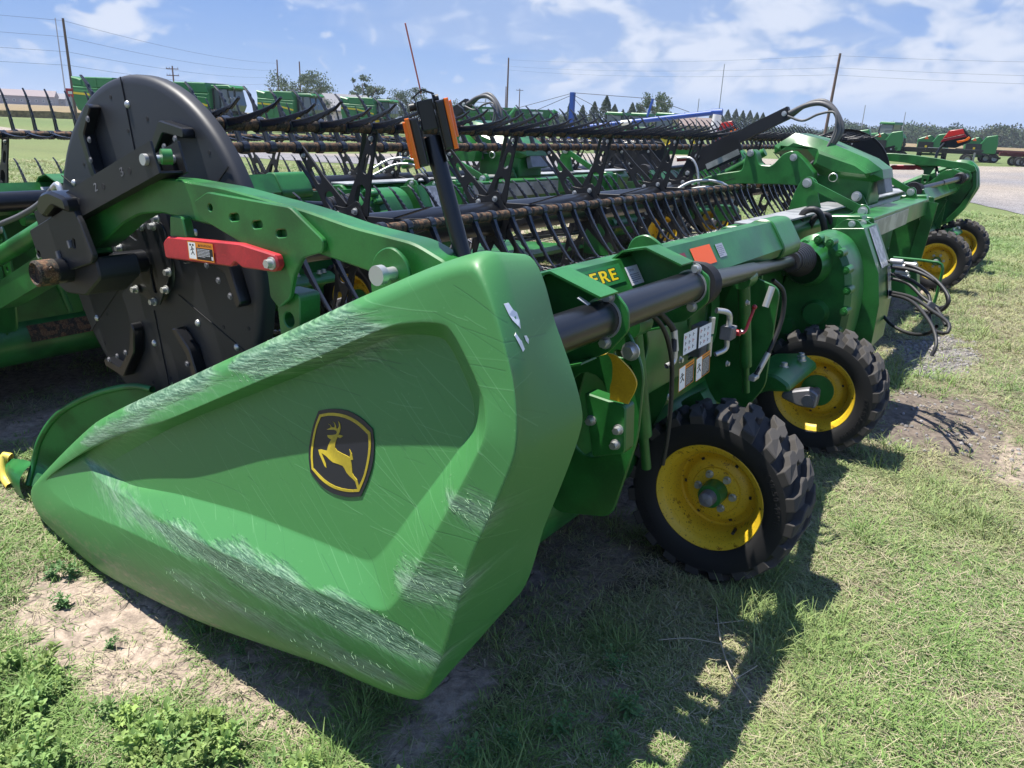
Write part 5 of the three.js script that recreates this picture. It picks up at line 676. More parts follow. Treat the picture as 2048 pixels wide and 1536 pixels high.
  { // far end: bent post with a red and amber marker
    const lp = P('lamp_post', [hose([[12.75, 1.15, -1.56], [12.85, 1.26, -1.60], [12.95, 1.34, -1.655], [13.0, 1.50, -1.655], [13.05, 1.62, -1.60]], 0.02, 20)], M.blackGloss);
    const poly = (pts, x, m, n) => P(n, [plate(pts, x, x + 0.012, { round: 0.01 })], m, lp);
    poly([[-1.66, 1.60], [-1.575, 1.80], [-1.40, 1.83], [-1.27, 1.70], [-1.28, 1.65], [-1.45, 1.56], [-1.64, 1.56]], 13.06, M.black, 'marker_plate'); poly([[-1.63, 1.685], [-1.57, 1.79], [-1.405, 1.82], [-1.37, 1.76]], 13.045, M.redRefl, 'red_reflector'); poly([[-1.655, 1.63], [-1.63, 1.68], [-1.365, 1.755], [-1.335, 1.72]], 13.045, M.darkRed, 'dark_red_band'); poly([[-1.45, 1.655], [-1.43, 1.625], [-1.31, 1.67], [-1.285, 1.705], [-1.31, 1.725], [-1.35, 1.68]], 13.03, M.amber, 'amber_lens');
    B([[12.75, 1.19, -1.55], [12.75, 1.19, -1.47]], 0.02, 0.02, '-x', lp);
  }
  return root;
}
buildHeader(0, 0, { shield: true, lamp: true, cy: 1.10, phase: 12 * Math.PI / 180, group: 'draper headers parked in rows' }, 'green draper header nearest the camera, with scuffed end shield and black reel disc');
buildHeader(-0.2, -3.3, { cy: 0.98, phase: 0.02, armDrop: 0.12, arrow: true, group: 'draper headers parked in rows' }, 'green draper header parked directly behind the nearest one, seen through its reel');

scene.fog = new THREE.FogExp2(new THREE.Color(0.72, 0.80, 0.95), 0.00035);
// ---------- the far yard: machines, trees, poles, houses ----------
const prism = (pts, z0, z1, o = {}) => { // outline in (x, y), thick along z
  const s = new THREE.Shape(roundPoly(pts, o.round ?? 0)), b = o.bevel ?? 0.04; const g = new THREE.ExtrudeGeometry(s, { depth: z1 - z0 - 2 * b, bevelEnabled: b > 0, bevelThickness: b, bevelSize: b, bevelOffset: -b, bevelSegments: 1 }); return toCreasedNormals(g.translate(0, 0, z0 + b), 0.5);
};
const F = { green: std(C(0.022, 0.175, 0.045), 0.45), black: std(C(0.016, 0.016, 0.017), 0.6), tyre: std(C(0.035, 0.034, 0.033), 0.9), yellow: std(C(0.75, 0.52, 0.02), 0.5), glass: M.glass, grey: std(C(0.14, 0.145, 0.15), 0.6), blue: std(C(0.010, 0.060, 0.30), 0.45), white: M.white, wood: std(C(0.16, 0.10, 0.075), 0.9), wire: std(C(0.05, 0.05, 0.055), 0.6), steel: std(C(0.35, 0.36, 0.37), 0.5, 0.5), red: M.red, orange: M.orange };
function farWheel(o, x, r, w, z, rim = F.yellow) { // axis across z
  const g = new THREE.Group(); g.name = 'wheel'; g.position.set(x, r, z); o.add(g);
  const tr = [[r * 0.58, -w / 2], [r * 0.9, -w / 2], [r * 0.95, -w * 0.4], [r * 0.95, w * 0.4], [r * 0.9, w / 2], [r * 0.58, w / 2]], lg = []; for (let i = 0; i < 20; i++) { const a = i / 20 * 6.283; for (const s of [-1, 1]) lg.push(box(r * 0.09, r * 0.1, w * 0.5, 0, r * 0.95, s * w * 0.25, 0, s * 0.5, 0).rotateZ(-(a + (s > 0 ? 0.157 : 0)))); }
  part('tyre', [lathe(tr, 28).rotateX(Math.PI / 2), ...lg], F.tyre, g); part('rim', [lathe([[r * 0.58, w / 2], [r * 0.52, w * 0.42], [r * 0.46, w * 0.15], [r * 0.2, w * 0.1], [r * 0.16, w * 0.3], [0, w * 0.3]], 24).rotateX(Math.PI / 2), lathe([[0, -w * 0.3], [r * 0.5, -w * 0.3], [r * 0.58, -w / 2]], 24).rotateX(Math.PI / 2)], rim, g);
}
const HEAD = -Math.atan2(0.816, 0.577); // turned so that a machine's front points to the right of the picture
function combine(x, z, lab, turn = -0.38) {
  const o = thing('combine_harvester', lab, 'combine', x, 0, z, HEAD + turn, 'combines parked in the far row'); o.scale.setScalar(0.9);
  part('body', [prism([[-3.3, 1.5], [-3.55, 2.3], [-3.5, 3.3], [-1.2, 3.2], [1.05, 3.15], [1.1, 2.0], [0.7, 1.35], [-0.9, 1.15], [-2.4, 1.2]], -1.45, 1.45, { bevel: 0.12 })], F.green, o);
  part('rear_hood', [prism([[-3.5, 3.25], [-3.6, 3.95], [-2.9, 3.85], [-2.55, 3.75], [-2.4, 3.2]], -1.4, 1.4, { bevel: 0.1 })], F.green, o);
  part('grain_tank', [prism([[-2.4, 3.15], [-2.45, 3.92], [0.75, 3.9], [1.0, 3.12]], -1.42, 1.42, { bevel: 0.06 })], F.green, o);
  part('tank_seam', [box(0.03, 0.75, 0.02, -0.9, 3.52, 1.43), box(3.4, 0.03, 0.02, -0.75, 3.2, 1.455)], F.green, o, {});
  part('side_panel', [prism([[-3.2, 2.0], [-3.3, 2.95], [-1.5, 2.9], [-1.45, 1.5], [-2.6, 1.55]], 1.45, 1.5, { bevel: 0.015, round: 0.1 })], F.green, o); part('side_panel', [prism([[-1.38, 1.45], [-1.42, 2.9], [0.9, 2.8], [0.95, 2.0], [0.6, 1.45]], 1.45, 1.5, { bevel: 0.015, round: 0.1 })], F.green, o);
  part('stripe', [beam([-3.35, 2.72, 1.51], [-1.3, 2.62, 1.51], 0.02, 0.16, 0.005), beam([-1.3, 2.62, 1.512], [0.95, 2.18, 1.512], 0.02, 0.14, 0.005)], F.yellow, o);
  part('cab_glass', [prism([[1.15, 1.9], [1.15, 3.5], [2.55, 3.5], [2.85, 2.3], [2.6, 1.85]], -0.9, 0.95, { bevel: 0.05 })], F.glass, o); part('cab_frame', [beam([1.15, 1.9, 1.0], [1.15, 3.55, 1.0], 0.08, 0.08), beam([2.55, 3.5, 0.97], [2.82, 2.2, 0.97], 0.07, 0.07), cbox(0.06, 1.5, 0.06, 1.75, 2.7, 0.98)], F.black, o); part('cab_roof', [prism([[0.95, 3.5], [1.0, 3.75], [2.7, 3.78], [2.95, 3.6], [2.85, 3.5]], -1.0, 1.05, { bevel: 0.05 })], F.green, o); part('seat', [cbox(0.5, 0.9, 0.5, 1.7, 2.35, 0)], F.black, o);
  part('mirror', [hose([[2.8, 3.62, 0.8], [3.25, 3.6, 1.0], [3.4, 3.45, 1.15], [3.4, 3.3, 1.15]], 0.03, 10), cbox(0.06, 0.45, 0.2, 3.4, 3.15, 1.15)], F.black, o);
  part('platform', [cbox(1.9, 0.1, 0.5, 1.9, 1.8, 1.2)], F.green, o); for (const hx of [3.0, 3.35, 3.7]) part('handrail', [hose([[hx, 1.85, 1.35], [hx, 2.7, 1.35], [hx + 0.1, 2.85, 1.35], [hx + 0.25, 2.7, 1.35], [hx + 0.25, 1.85, 1.35]], 0.025, 16)], F.grey, o); part('ladder', [0, 1, 2, 3, 4].map(i => cbox(0.4, 0.05, 0.25, 3.4, 0.5 + i * 0.3, 1.35)).concat([beam([3.2, 0.4, 1.42], [3.2, 1.9, 1.42], 0.04, 0.04), beam([3.6, 0.4, 1.42], [3.6, 1.9, 1.42], 0.04, 0.04)]), F.black, o, { kind: 'stuff' });
  part('feeder_house', [prism([[1.6, 1.7], [3.6, 1.1], [3.6, 0.4], [1.6, 0.9]], -0.75, 0.75, { bevel: 0.05 })], F.green, o); part('axle', [cbox(0.5, 0.5, 2.4, 1.55, 0.95, 0), cbox(0.3, 0.3, 2.2, -2.35, 0.65, 0)], F.green, o);
  part('unloading_auger', [hose([[-0.3, 3.5, -1.5], [-2.4, 3.65, -1.5], [-3.6, 3.7, -1.4], [-3.95, 3.45, -1.3]], 0.17, 18)], F.black, o);
  farWheel(o, 1.55, 0.98, 0.75, 1.25); farWheel(o, 1.55, 0.98, 0.75, -1.25); farWheel(o, -2.35, 0.66, 0.5, 1.2); farWheel(o, -2.35, 0.66, 0.5, -1.2);
}
combine(31.4, -56.0, 'green combine at the left, mostly hidden behind the reel disc'); combine(36.3, -52.7, 'green combine standing just right of the reel disc top'); combine(49.3, -59.1, 'green combine in front of the big leafy tree, third in its row'); combine(60.9, -60.7, 'green combine nearest the orange marker lamp, last in its row');
function tractor(x, z, s, turn, lab, group) {
  const o = thing('tractor', lab, 'tractor', x, 0, z, turn, group); o.scale.setScalar(s);
  part('hood', [prism([[0.2, 1.0], [0.2, 1.95], [1.9, 1.8], [2.15, 1.5], [2.1, 0.95]], -0.42, 0.42, { bevel: 0.08 })], F.green, o); part('cab_glass', [prism([[-1.3, 1.5], [-1.35, 2.75], [0.05, 2.75], [0.3, 1.6]], -0.75, 0.75, { bevel: 0.04 })], F.glass, o); part('cab_roof', [prism([[-1.5, 2.75], [-1.45, 3.0], [0.1, 3.02], [0.25, 2.78]], -0.85, 0.85, { bevel: 0.06 })], F.green, o);
  for (const [px, pz] of [[-1.3, 0.76], [-1.3, -0.76], [0.15, 0.76], [0.15, -0.76]]) part('cab_post', [beam([px, 1.5, pz], [px - 0.04, 2.78, pz], 0.07, 0.07)], F.black, o);
  for (const s2 of [-1, 1]) part('mudguard', [prism([[-1.9, 1.5], [-1.6, 1.85], [-0.6, 1.85], [-0.3, 1.5], [-0.5, 1.45], [-0.75, 1.72], [-1.5, 1.72], [-1.75, 1.45]], s2 > 0 ? 0.75 : -1.25, s2 > 0 ? 1.25 : -0.75, { bevel: 0.02 })], F.green, o);
  part('chassis', [cbox(3.4, 0.5, 0.6, 0.2, 0.9, 0), cbox(0.2, 0.2, 1.9, 1.5, 0.6, 0)], F.green, o); part('exhaust', [bar([0.35, 1.9, 0.5], [0.35, 2.9, 0.5], 0.06)], F.black, o); part('mirror', [cbox(0.05, 0.35, 0.16, 0.1, 2.4, 1.15), cbox(0.04, 0.04, 0.4, 0.1, 2.55, 0.95)], F.black, o, { kind: 'stuff' });
  farWheel(o, -1.05, 0.92, 0.5, 0.98); farWheel(o, -1.05, 0.92, 0.5, -0.98); farWheel(o, 1.5, 0.62, 0.4, 0.85); farWheel(o, 1.5, 0.62, 0.4, -0.85);
}
tractor(61.6, -33.2, 0.95, HEAD + 2.6, 'green tractor left of the group behind the blue auger', 'tractors behind the auger'); tractor(62.6, -31.4, 0.95, HEAD + 2.6, 'green tractor between two others behind the blue auger', 'tractors behind the auger'); tractor(63.4, -29.4, 0.98, HEAD + 2.6, 'green tractor right of the group behind the blue auger', 'tractors behind the auger');
tractor(110.1, -20.5, 1.2, HEAD + 2.2, 'tall green tractor with cab standing behind the balers');
function cart(x, z, len, lab) {
  const o = thing('grain_cart', lab, 'grain cart', x, 0, z, HEAD + 0.25, 'grain carts parked side by side');
  const t = len / 2; part('hopper', [(() => { const a = [[-t, 2.95, 1.6], [t, 2.95, 1.6], [t, 2.95, -1.6], [-t, 2.95, -1.6]], m = [[-t, 2.4, 1.6], [t, 2.4, 1.6], [t, 2.4, -1.6], [-t, 2.4, -1.6]], b = [[-t * 0.3, 0.8, 0.6], [t * 0.35, 0.8, 0.6], [t * 0.35, 0.8, -0.6], [-t * 0.3, 0.8, -0.6]], p = []; for (const [u, v] of [[a, m], [m, b]]) for (let i = 0; i < 4; i++) { const j = (i + 1) % 4; p.push(...u[i], ...v[i], ...v[j], ...u[i], ...v[j], ...u[j]); } return geoOf(p); })()], F.green, o);
  part('rim_rail', [beam([-t, 2.97, 1.62], [t, 2.97, 1.62], 0.08, 0.1), beam([-t, 2.97, -1.62], [t, 2.97, -1.62], 0.08, 0.1), beam([-t, 2.97, -1.6], [-t, 2.97, 1.6], 0.08, 0.1), beam([t, 2.97, -1.6], [t, 2.97, 1.6], 0.08, 0.1)], F.green, o); for (let i = 1; i < 5; i++) part('side_rib', [beam([-t + i * len / 5, 2.92, 1.64], [-t + i * len / 5, 2.4, 1.64], 0.06, 0.05)], F.green, o);
  part('auger_tube', [bar([t * 0.5, 0.6, 1.2], [t * 1.05, 3.0, 1.9], 0.26, 0.26, 16)], F.green, o); part('spout', [bar([t * 1.02, 2.9, 1.85], [t * 1.1, 2.2, 2.0], 0.22, 0.28, 14)], F.black, o); part('disc_mark', [bar([t * 0.55, 1.9, 1.68], [t * 0.55, 1.9, 1.72], 0.28, 0.28, 18)], F.white, o); part('drawbar', [beam([t * 0.3, 0.8, 0], [t * 1.5, 0.7, 0], 0.2, 0.25)], F.green, o); part('logo_band', [cbox(1.4, 0.22, 0.02, t * 0.2, 2.7, 1.63)], F.white, o);
  farWheel(o, 0, 0.85, 0.7, 1.35); farWheel(o, 0, 0.85, 0.7, -1.35); part('axle', [cbox(0.25, 0.25, 2.6, 0, 0.85, 0)], F.green, o);
}
cart(63.2, -48.6, 6.2, 'green grain cart with white disc on its side, left of the pair'); cart(68.6, -46.6, 4.6, 'green grain cart beside the blue mast, right of the pair');
{ // the blue swing auger
  const o = thing('grain_auger', 'bright blue swing auger with mast, cables and white spout', 'auger', 47.1, 0, -28.4, 0);
  const R = [1.4, 0, 9.6], L0 = [-1.1, 0, -2.2];
  part('mast', [beam([0, 0.9, 0], [0, 3.75, 0], 0.28, 0.28, 0.02)], F.blue, o); part('tube', [bar([L0[0], 1.05, L0[2]], [R[0], 2.78, R[2]], 0.155, 0.155, 20)], F.blue, o); part('head', [bar([R[0] - 0.05, 2.76, R[2] - 0.3], [R[0] + 0.05, 2.8, R[2] + 0.35], 0.2, 0.2, 16)], F.blue, o); part('spout', [bar([R[0], 2.65, R[2] + 0.05], [R[0], 1.35, R[2] - 0.05], 0.28, 0.24, 16)], F.white, o);
  const q = t => [mix(L0[0], R[0], t), mix(1.05, 2.78, t) + 0.2, mix(L0[2], R[2], t)]; const p = q(0.64); part('strut', [beam([p[0], p[1], p[2]], [p[0] + 0.1, p[1] + 1.1, p[2] + 0.25], 0.12, 0.12)], F.blue, o);
  for (const [a, b] of [[[0, 3.72, 0], [p[0] + 0.1, p[1] + 1.1, p[2] + 0.25]], [[p[0] + 0.1, p[1] + 1.1, p[2] + 0.25], q(0.86)], [[0, 3.6, 0], q(0.5)], [[0, 3.45, 0], q(0.36)], [[0, 3.7, 0], [-2, 2.4, -4]], [[0, 3.6, 0], [-1.6, 2.0, -3.2]]]) part('cable', [bar(a, b, 0.018, 0.018, 6)], F.wire, o);
  part('band', [bar(q(0.5).map((v, i) => i === 1 ? v - 0.2 : v), q(0.56).map((v, i) => i === 1 ? v - 0.2 : v), 0.16, 0.16, 20)], F.white, o); part('frame', [beam([-2, 0.6, -4], [0.3, 0.6, 0.6], 0.2, 0.25), beam([-1.4, 0.5, 0.6], [1.6, 0.5, -0.8], 0.2, 0.2), beam([0, 0.55, 0], [0, 1.0, 0], 0.5, 0.5)], F.blue, o); for (const s of [-1, 1]) farWheel(o, s * 1.2, 0.42, 0.25, s * -0.6, F.white);
  part('hopper', [(() => { const a = [[-2.4, 1.4, -4.6], [-1, 1.4, -4.6], [-1, 1.4, -3.2], [-2.4, 1.4, -3.2]], b = [[-1.9, 0.6, -4.1], [-1.5, 0.6, -4.1], [-1.5, 0.6, -3.7], [-1.9, 0.6, -3.7]], g = []; for (let i = 0; i < 4; i++) { const j = (i + 1) % 4; g.push(...a[i], ...b[i], ...b[j], ...a[i], ...b[j], ...a[j]); } return geoOf(g); })()], F.blue, o);
}
function baler(x, z, lab) {
  const o = thing('round_baler', lab, 'baler', x, 0, z, 0.15, 'round balers in the right background');
  // its rear looks at the camera: x into the picture
  part('bale_chamber', [plate([[0.0, 0.7], [-0.15, 1.5], [0.25, 2.15], [1.05, 2.3], [1.2, 1.6], [1.15, 0.75]], 0, 2.6, { round: 0.12, bevel: 0.05 })], F.green, o); part('rear_gate', [plate([[-1.25, 0.8], [-1.25, 1.75], [-0.3, 2.1], [0.0, 1.9], [0.05, 0.8]], 0.2, 2.4, { round: 0.1, bevel: 0.05 })], F.green, o); part('roof_panel', [beam([1.3, 2.22, -0.35], [1.3, 2.36, 0.95], 2.3, 0.06)], F.grey, o); part('net_box', [cbox(0.7, 0.75, 1.2, -0.1, 1.15, -0.6, 0, 0, 0, 0.06)], F.black, o); part('badge', [cbox(0.01, 0.16, 0.16, -0.46, 1.15, -0.55, 0, 0, 0, 0.002)], F.yellow, o);
  part('side_stripe', [beam([0.3, 1.25, 1.205], [2.3, 1.05, 1.205], 0.02, 0.08, 0.004)], F.yellow, o); part('warning_triangle', [plate([[-0.75, 1.75], [-0.45, 1.75], [-0.6, 2.05]], 0.1, 0.13)], F.orange, o); part('tail_light', [cbox(0.03, 0.1, 0.16, 0.18, 1.75, 0.2)], F.red, o); part('drawbar', [beam([2.4, 0.6, 0], [4.2, 0.55, 0], 0.2, 0.2)], F.green, o); for (const s of [-0.95, 1.0]) farWheel(o, 1.3, 0.5, 0.4, s, F.black); part('axle', [cbox(0.2, 0.2, 2.0, 1.3, 0.5, 0)], F.green, o);
}
baler(68.4, -14.9, 'green round baler partly hidden behind the far reel disc'); baler(71, -12.9, 'green round baler in front of the tall tractor'); baler(77.3, -10.3, 'green round baler between the tractor and the red marker plate'); baler(79.7, -6.9, 'green round baler furthest right, behind the marker plate');
function trailer(x, z, len, turn, lab, mat = F.black) {
  const o = thing('header_trailer', lab, 'trailer', x, 0, z, turn, 'empty header trailers in the right background'); const t = len / 2;
  part('spine', [cbox(len, 0.28, 0.35, 0, 0.85, 0, 0, 0, 0, 0.02)], mat, o); part('rail', [cbox(len, 0.12, 0.12, 0, 1.02, 0.75, 0, 0, 0, 0.01)], mat, o); part('rail', [cbox(len, 0.12, 0.12, 0, 1.02, -0.75, 0, 0, 0, 0.01)], mat, o); for (let i = -2; i <= 2; i++) part('cross_member', [cbox(0.12, 0.12, 1.6, i * len / 5, 0.98, 0, 0, 0, 0, 0.01)], mat, o); part('drawbar', [beam([t, 0.8, 0], [t + 1.4, 0.5, 0], 0.15, 0.15)], mat, o); part('pale_deck', [cbox(len * 0.18, 0.03, 0.5, len * 0.1, 1.1, 0.75, 0, 0, 0, 0.005)], F.steel, o); part('jack', [cbox(0.12, 0.8, 0.12, t - 0.5, 0.45, 0.3, 0, 0, 0, 0.01)], F.steel, o);
  for (const wx of [-t * 0.55, -t * 0.42, t * 0.75]) for (const s of [-0.8, 0.8]) farWheel(o, wx, 0.36, 0.22, s, F.steel);
}
trailer(73, -10.2, 8, -1.35, 'black header trailer on the grass below the balers'); trailer(82, -4.0, 10, -1.32, 'long black header trailer running out of the right edge'); trailer(74, -2.4, 5.5, -1.25, 'low red and black header trailer at the right edge', std(C(0.10, 0.018, 0.018), 0.6));
{ // yellow hay tool and red wheel rake seen past the spout
  const o = thing('hay_tool', 'yellow framed hay tool with dark red wheel below the auger spout', 'hay tool', 55.8, 0, -22.1, HEAD); part('frame', [beam([-1, 0.6, 0], [1.4, 0.6, 0], 0.12, 0.12), beam([-0.9, 0.6, 0], [-0.9, 1.6, 0], 0.12, 0.12), beam([-0.9, 1.6, 0], [0.1, 1.6, 0], 0.12, 0.12), beam([0.1, 1.6, 0], [0.1, 0.6, 0], 0.12, 0.12)], F.yellow, o); part('raking_wheel', [lathe([[0.2, -0.03], [0.72, -0.02], [0.75, 0], [0.72, 0.02], [0.2, 0.03]], 28).rotateX(Math.PI / 2).translate(1.0, 0.95, 0.2)], std(C(0.18, 0.02, 0.03), 0.5), o); farWheel(o, -0.6, 0.35, 0.2, 0.5, F.white);
}
// utility poles, masts and wires
function pole(x, z, h, lab, arms = 1, r = 0.14, lean = 0) {
  const o = thing('utility_pole', lab, 'pole', x, 0, z, HEAD, arms < 0 ? undefined : 'utility poles along the horizon'); o.rotation.z = lean;
  part('post', [bar([0, 0, 0], [0, h, 0], r, r * 0.72, 10)], arms < 0 ? F.steel : F.wood, o); for (let i = 0; i < arms; i++) part('crossarm', [cbox(2.2, 0.14, 0.12, 0, h - 0.5 - i * 1.1, 0.12)], F.wood, o); for (let i = 0; i < arms; i++) for (const s of [-1, -0.5, 1]) part('insulator', [bar([s, h - 0.43 - i * 1.1, 0.12], [s, h - 0.2 - i * 1.1, 0.12], 0.05, 0.04, 8)], F.grey, o);
}
pole(40.3, -80.5, 9.3, 'tall wooden utility pole rising above the leftmost combine', 0, 0.15); pole(85.7, -135.1, 8.9, 'wooden pole with double crossarm right of the reel disc', 2, 0.16); pole(112.9, -140.2, 12.2, 'wooden pole left of the big leafy tree', 0, 0.18); pole(109.9, -129.7, 11.5, 'wooden pole standing in front of the big leafy tree', 0, 0.17); pole(113.8, -81.6, 12.0, 'tall wooden pole behind the grain carts', 0, 0.18); pole(211, -151.9, 12.5, 'thin distant pole just left of the tall cart pole', 0, 0.2); pole(213.5, -148.3, 12.0, 'thin distant pole just right of the tall cart pole', 1, 0.2); pole(77.6, -19.5, 8.7, 'reddish wooden pole behind the looping reel hoses', 0, 0.15, -0.03);
pole(220.7, -448.7, 44, 'very thin pale radio mast left of the leftmost pole', -1, 0.35); pole(112, -43.1, 10.6, 'slim grey mast right of the auger head', -1, 0.07); pole(83.9, -85.8, 6.2, 'slim grey lamp post between the two leafy trees', -1, 0.06); pole(150, -62, 7.5, 'short grey post behind the tractors', -1, 0.1); pole(180, -38, 8, 'thin grey post left of the reel hoses', -1, 0.1); pole(185, -31, 7, 'thin grey post right of the reel hoses', -1, 0.1);
{ const o = thing('lattice_pylon', 'distant grey double-legged power pylon above the grain cart', 'pylon', 317, 0, -243.9, HEAD); for (const s of [-3, 3]) part('leg', [bar([s, 0, 0], [s, 12.5, 0], 0.3, 0.25, 8)], F.steel, o); part('crossbeam', [beam([-6, 10.6, 0], [6, 10.6, 0], 0.3, 0.4), beam([-3, 12.5, 0], [3, 12.5, 0], 0.25, 0.3), beam([-6, 10.6, 0], [-3, 12.5, 0], 0.2, 0.2), beam([6, 10.6, 0], [3, 12.5, 0], 0.2, 0.2)], F.steel, o); }
{ const o = thing('red_sign', 'small red and white sign on a post left of the first combine', 'sign', 31.2, 0, -62.7, -0.9); part('post', [bar([0, 0, 0], [0, 2.3, 0], 0.05)], F.steel, o); part('panel', [cbox(0.6, 0.6, 0.05, 0, 2.5, 0)], F.red, o); part('panel_mark', [cbox(0.3, 0.2, 0.02, 0, 2.5, 0.04)], F.white, o); }
function wire(a, b, sag, lab, r = 0.02) { const n = 16, pts = []; for (let i = 0; i <= n; i++) { const t = i / n; pts.push([mix(a[0], b[0], t), mix(a[1], b[1], t) - sag * 4 * t * (1 - t), mix(a[2], b[2], t)]); } solo('power_line', [hose(pts, r, 24)], F.wire, lab, 'wire', 'power lines strung between the poles'); }
for (const [h, w] of [[9.1, 'topmost'], [7.7, 'second'], [6.4, 'third'], [5.2, 'lowest']]) { wire([40.3, h, -80.5], [-10, h + 0.4, -95], 0.3, w + ' wire running left from the tall left pole', 0.012); wire([40.3, h, -80.5], [112.9, h + 2.4, -140.2], 0.8, w + ' wire running right from the tall left pole', 0.013); }
for (const [h, w] of [[8.5, 'topmost'], [7.5, 'middle'], [6.9, 'lowest']]) { wire([77.6, h, -19.5], [113.8, h + 3.2, -81.6], 0.5, w + ' wire running left from the reddish pole', 0.008); wire([77.6, h, -19.5], [74, h - 0.2, 40], 0.9, w + ' wire running right from the reddish pole', 0.008); }
// trees
const leafGreen = [C(0.045, 0.085, 0.022), C(0.058, 0.10, 0.026), C(0.036, 0.066, 0.03)].map(c => leafM(c, 0.25));
function leafCloud(n, at, s) { const p = []; for (let i = 0; i < n; i++) { const c = at(i / n); if (!c) continue; const q = new THREE.Euler(rnd() * 6.28, rnd() * 6.28, rnd() * 6.28), k = s * rr(0.6, 1.4); const v = [V(-k, -k * 0.5, 0), V(k, -k * 0.5, 0), V(0.2 * k, k * 0.8, 0.3 * k)].map(u => u.applyEuler(q).add(c)); for (const u of v) p.push(u.x, u.y, u.z); } return geoOf(p); }
function tree(x, z, h, w, lab, m = 0, n = 5200) {
  const o = thing('leafy_tree', lab, 'tree', x, 0, z, 0, 'leafy trees on the horizon'), th = h * 0.3; part('trunk', [bar([0, 0, 0], [0.1, th, 0], h * 0.03, h * 0.02, 8), ...[0, 1, 2, 3, 4].map(i => bar([0.1, th * 0.9, 0], [Math.cos(i * 1.3) * w * 0.3, h * rr(0.55, 0.8), Math.sin(i * 1.3) * w * 0.3], h * 0.014, h * 0.005, 6))], F.wood, o);
  const lobes = Array.from({ length: 44 }, (_, i) => { const a = rnd() * 6.28, y = rr(0.3, 0.9), r = Math.sqrt(1 - Math.pow((y - 0.58) / 0.5, 2)) * 0.5; return [V(Math.cos(a) * w * r * rr(0.2, 1.0), h * y, Math.sin(a) * w * r * rr(0.2, 1.0)), w * rr(0.05, 0.13)]; });
  part('crown', [leafCloud(n, () => { const [c, r] = lobes[rnd() * lobes.length | 0], d = V(rr(-1, 1), rr(-0.8, 0.8), rr(-1, 1)); if (d.length() > 1) return null; return d.multiplyScalar(r * rr(0.7, 1.35)).add(c); }, h * 0.017)], leafGreen[m], o);
}
tree(103.8, -121.8, 9.6, 13.5, 'big round leafy tree behind the third combine', 1, 11000); tree(105, -106.5, 9.2, 7, 'tall loose leafy tree behind the last combine', 1, 6500); tree(110.8, -101.1, 7.5, 9, 'dark leafy tree behind the orange marker lamp', 0, 8000); tree(134.9, -64.6, 8.2, 8, 'pale leafy tree above the blue auger tube', 1, 8000); tree(70, -79, 4.2, 4.4, 'small dark bushy tree between two combines', 2, 2600); tree(84, -68, 4.4, 7, 'low leafy tree left of the grain carts', 0, 2600); tree(150, -72, 6, 9, 'broad low tree behind the blue mast', 0, 3000);
function cedar(x, z, h, lab) { const o = thing('cedar_tree', lab, 'tree', x, 0, z, 0, 'cedar trees on the horizon'); part('trunk', [bar([0, 0, 0], [0, h * 0.9, 0], h * 0.03, h * 0.006, 6)], F.wood, o); part('crown', [leafCloud(2600, () => { const t = Math.pow(rnd(), 0.9), a = rnd() * 6.28, r = h * 0.40 * Math.pow(1 - t, 0.8) * (0.65 + 0.5 * vnoise(a * 2 + x, t * 7)) * Math.sqrt(rr(0.3, 1)); return V(Math.cos(a) * r, h * (0.02 + 0.98 * t), Math.sin(a) * r); }, h * 0.02)], leafGreen[2], o); }
const side = (t, D) => { const a = -0.6018 + Math.atan((t - 1024) / 1624); return [Math.cos(a) * D, Math.sin(a) * D]; }; // ground spot from a sighted bearing and a distance in metres
[[1118, 5.2], [1142, 4.8], [1165, 5.6], [1188, 6.2], [1205, 5.2], [1222, 4.6], [1240, 5.4], [1255, 4.8], [1345, 4.5], [1362, 4.2], [1400, 5.0], [1416, 5.4], [1430, 5.2], [1446, 5.6], [1460, 5.1], [1474, 5.4], [1488, 4.8], [1500, 5.0]].forEach(([t, h], i) => { const D = i < 8 ? 125 + (i * 7) % 18 : 190 + (i * 11) % 25, [x, z] = side(t, D); cedar(x, z, h * (D > 180 ? 1.25 : 1), ['dark cedar left of the blue mast', 'dark cedar touching the blue mast', 'pointed cedar right of the blue mast', 'tallest cedar of the clump behind the auger tube', 'cedar behind the rise of the auger tube', 'shorter cedar behind the auger tube', 'dense cedar before the pale leafy tree', 'last cedar of the clump before the pale tree', 'low cedar left of the far tan house', 'cedar in front of the far tan house', 'first cedar of the far row by the spout', 'second cedar of the far row', 'third cedar of the far row', 'tallest cedar of the far row', 'fifth cedar of the far row', 'sixth cedar of the far row', 'seventh cedar of the far row', 'last cedar of the far row'][i]); });
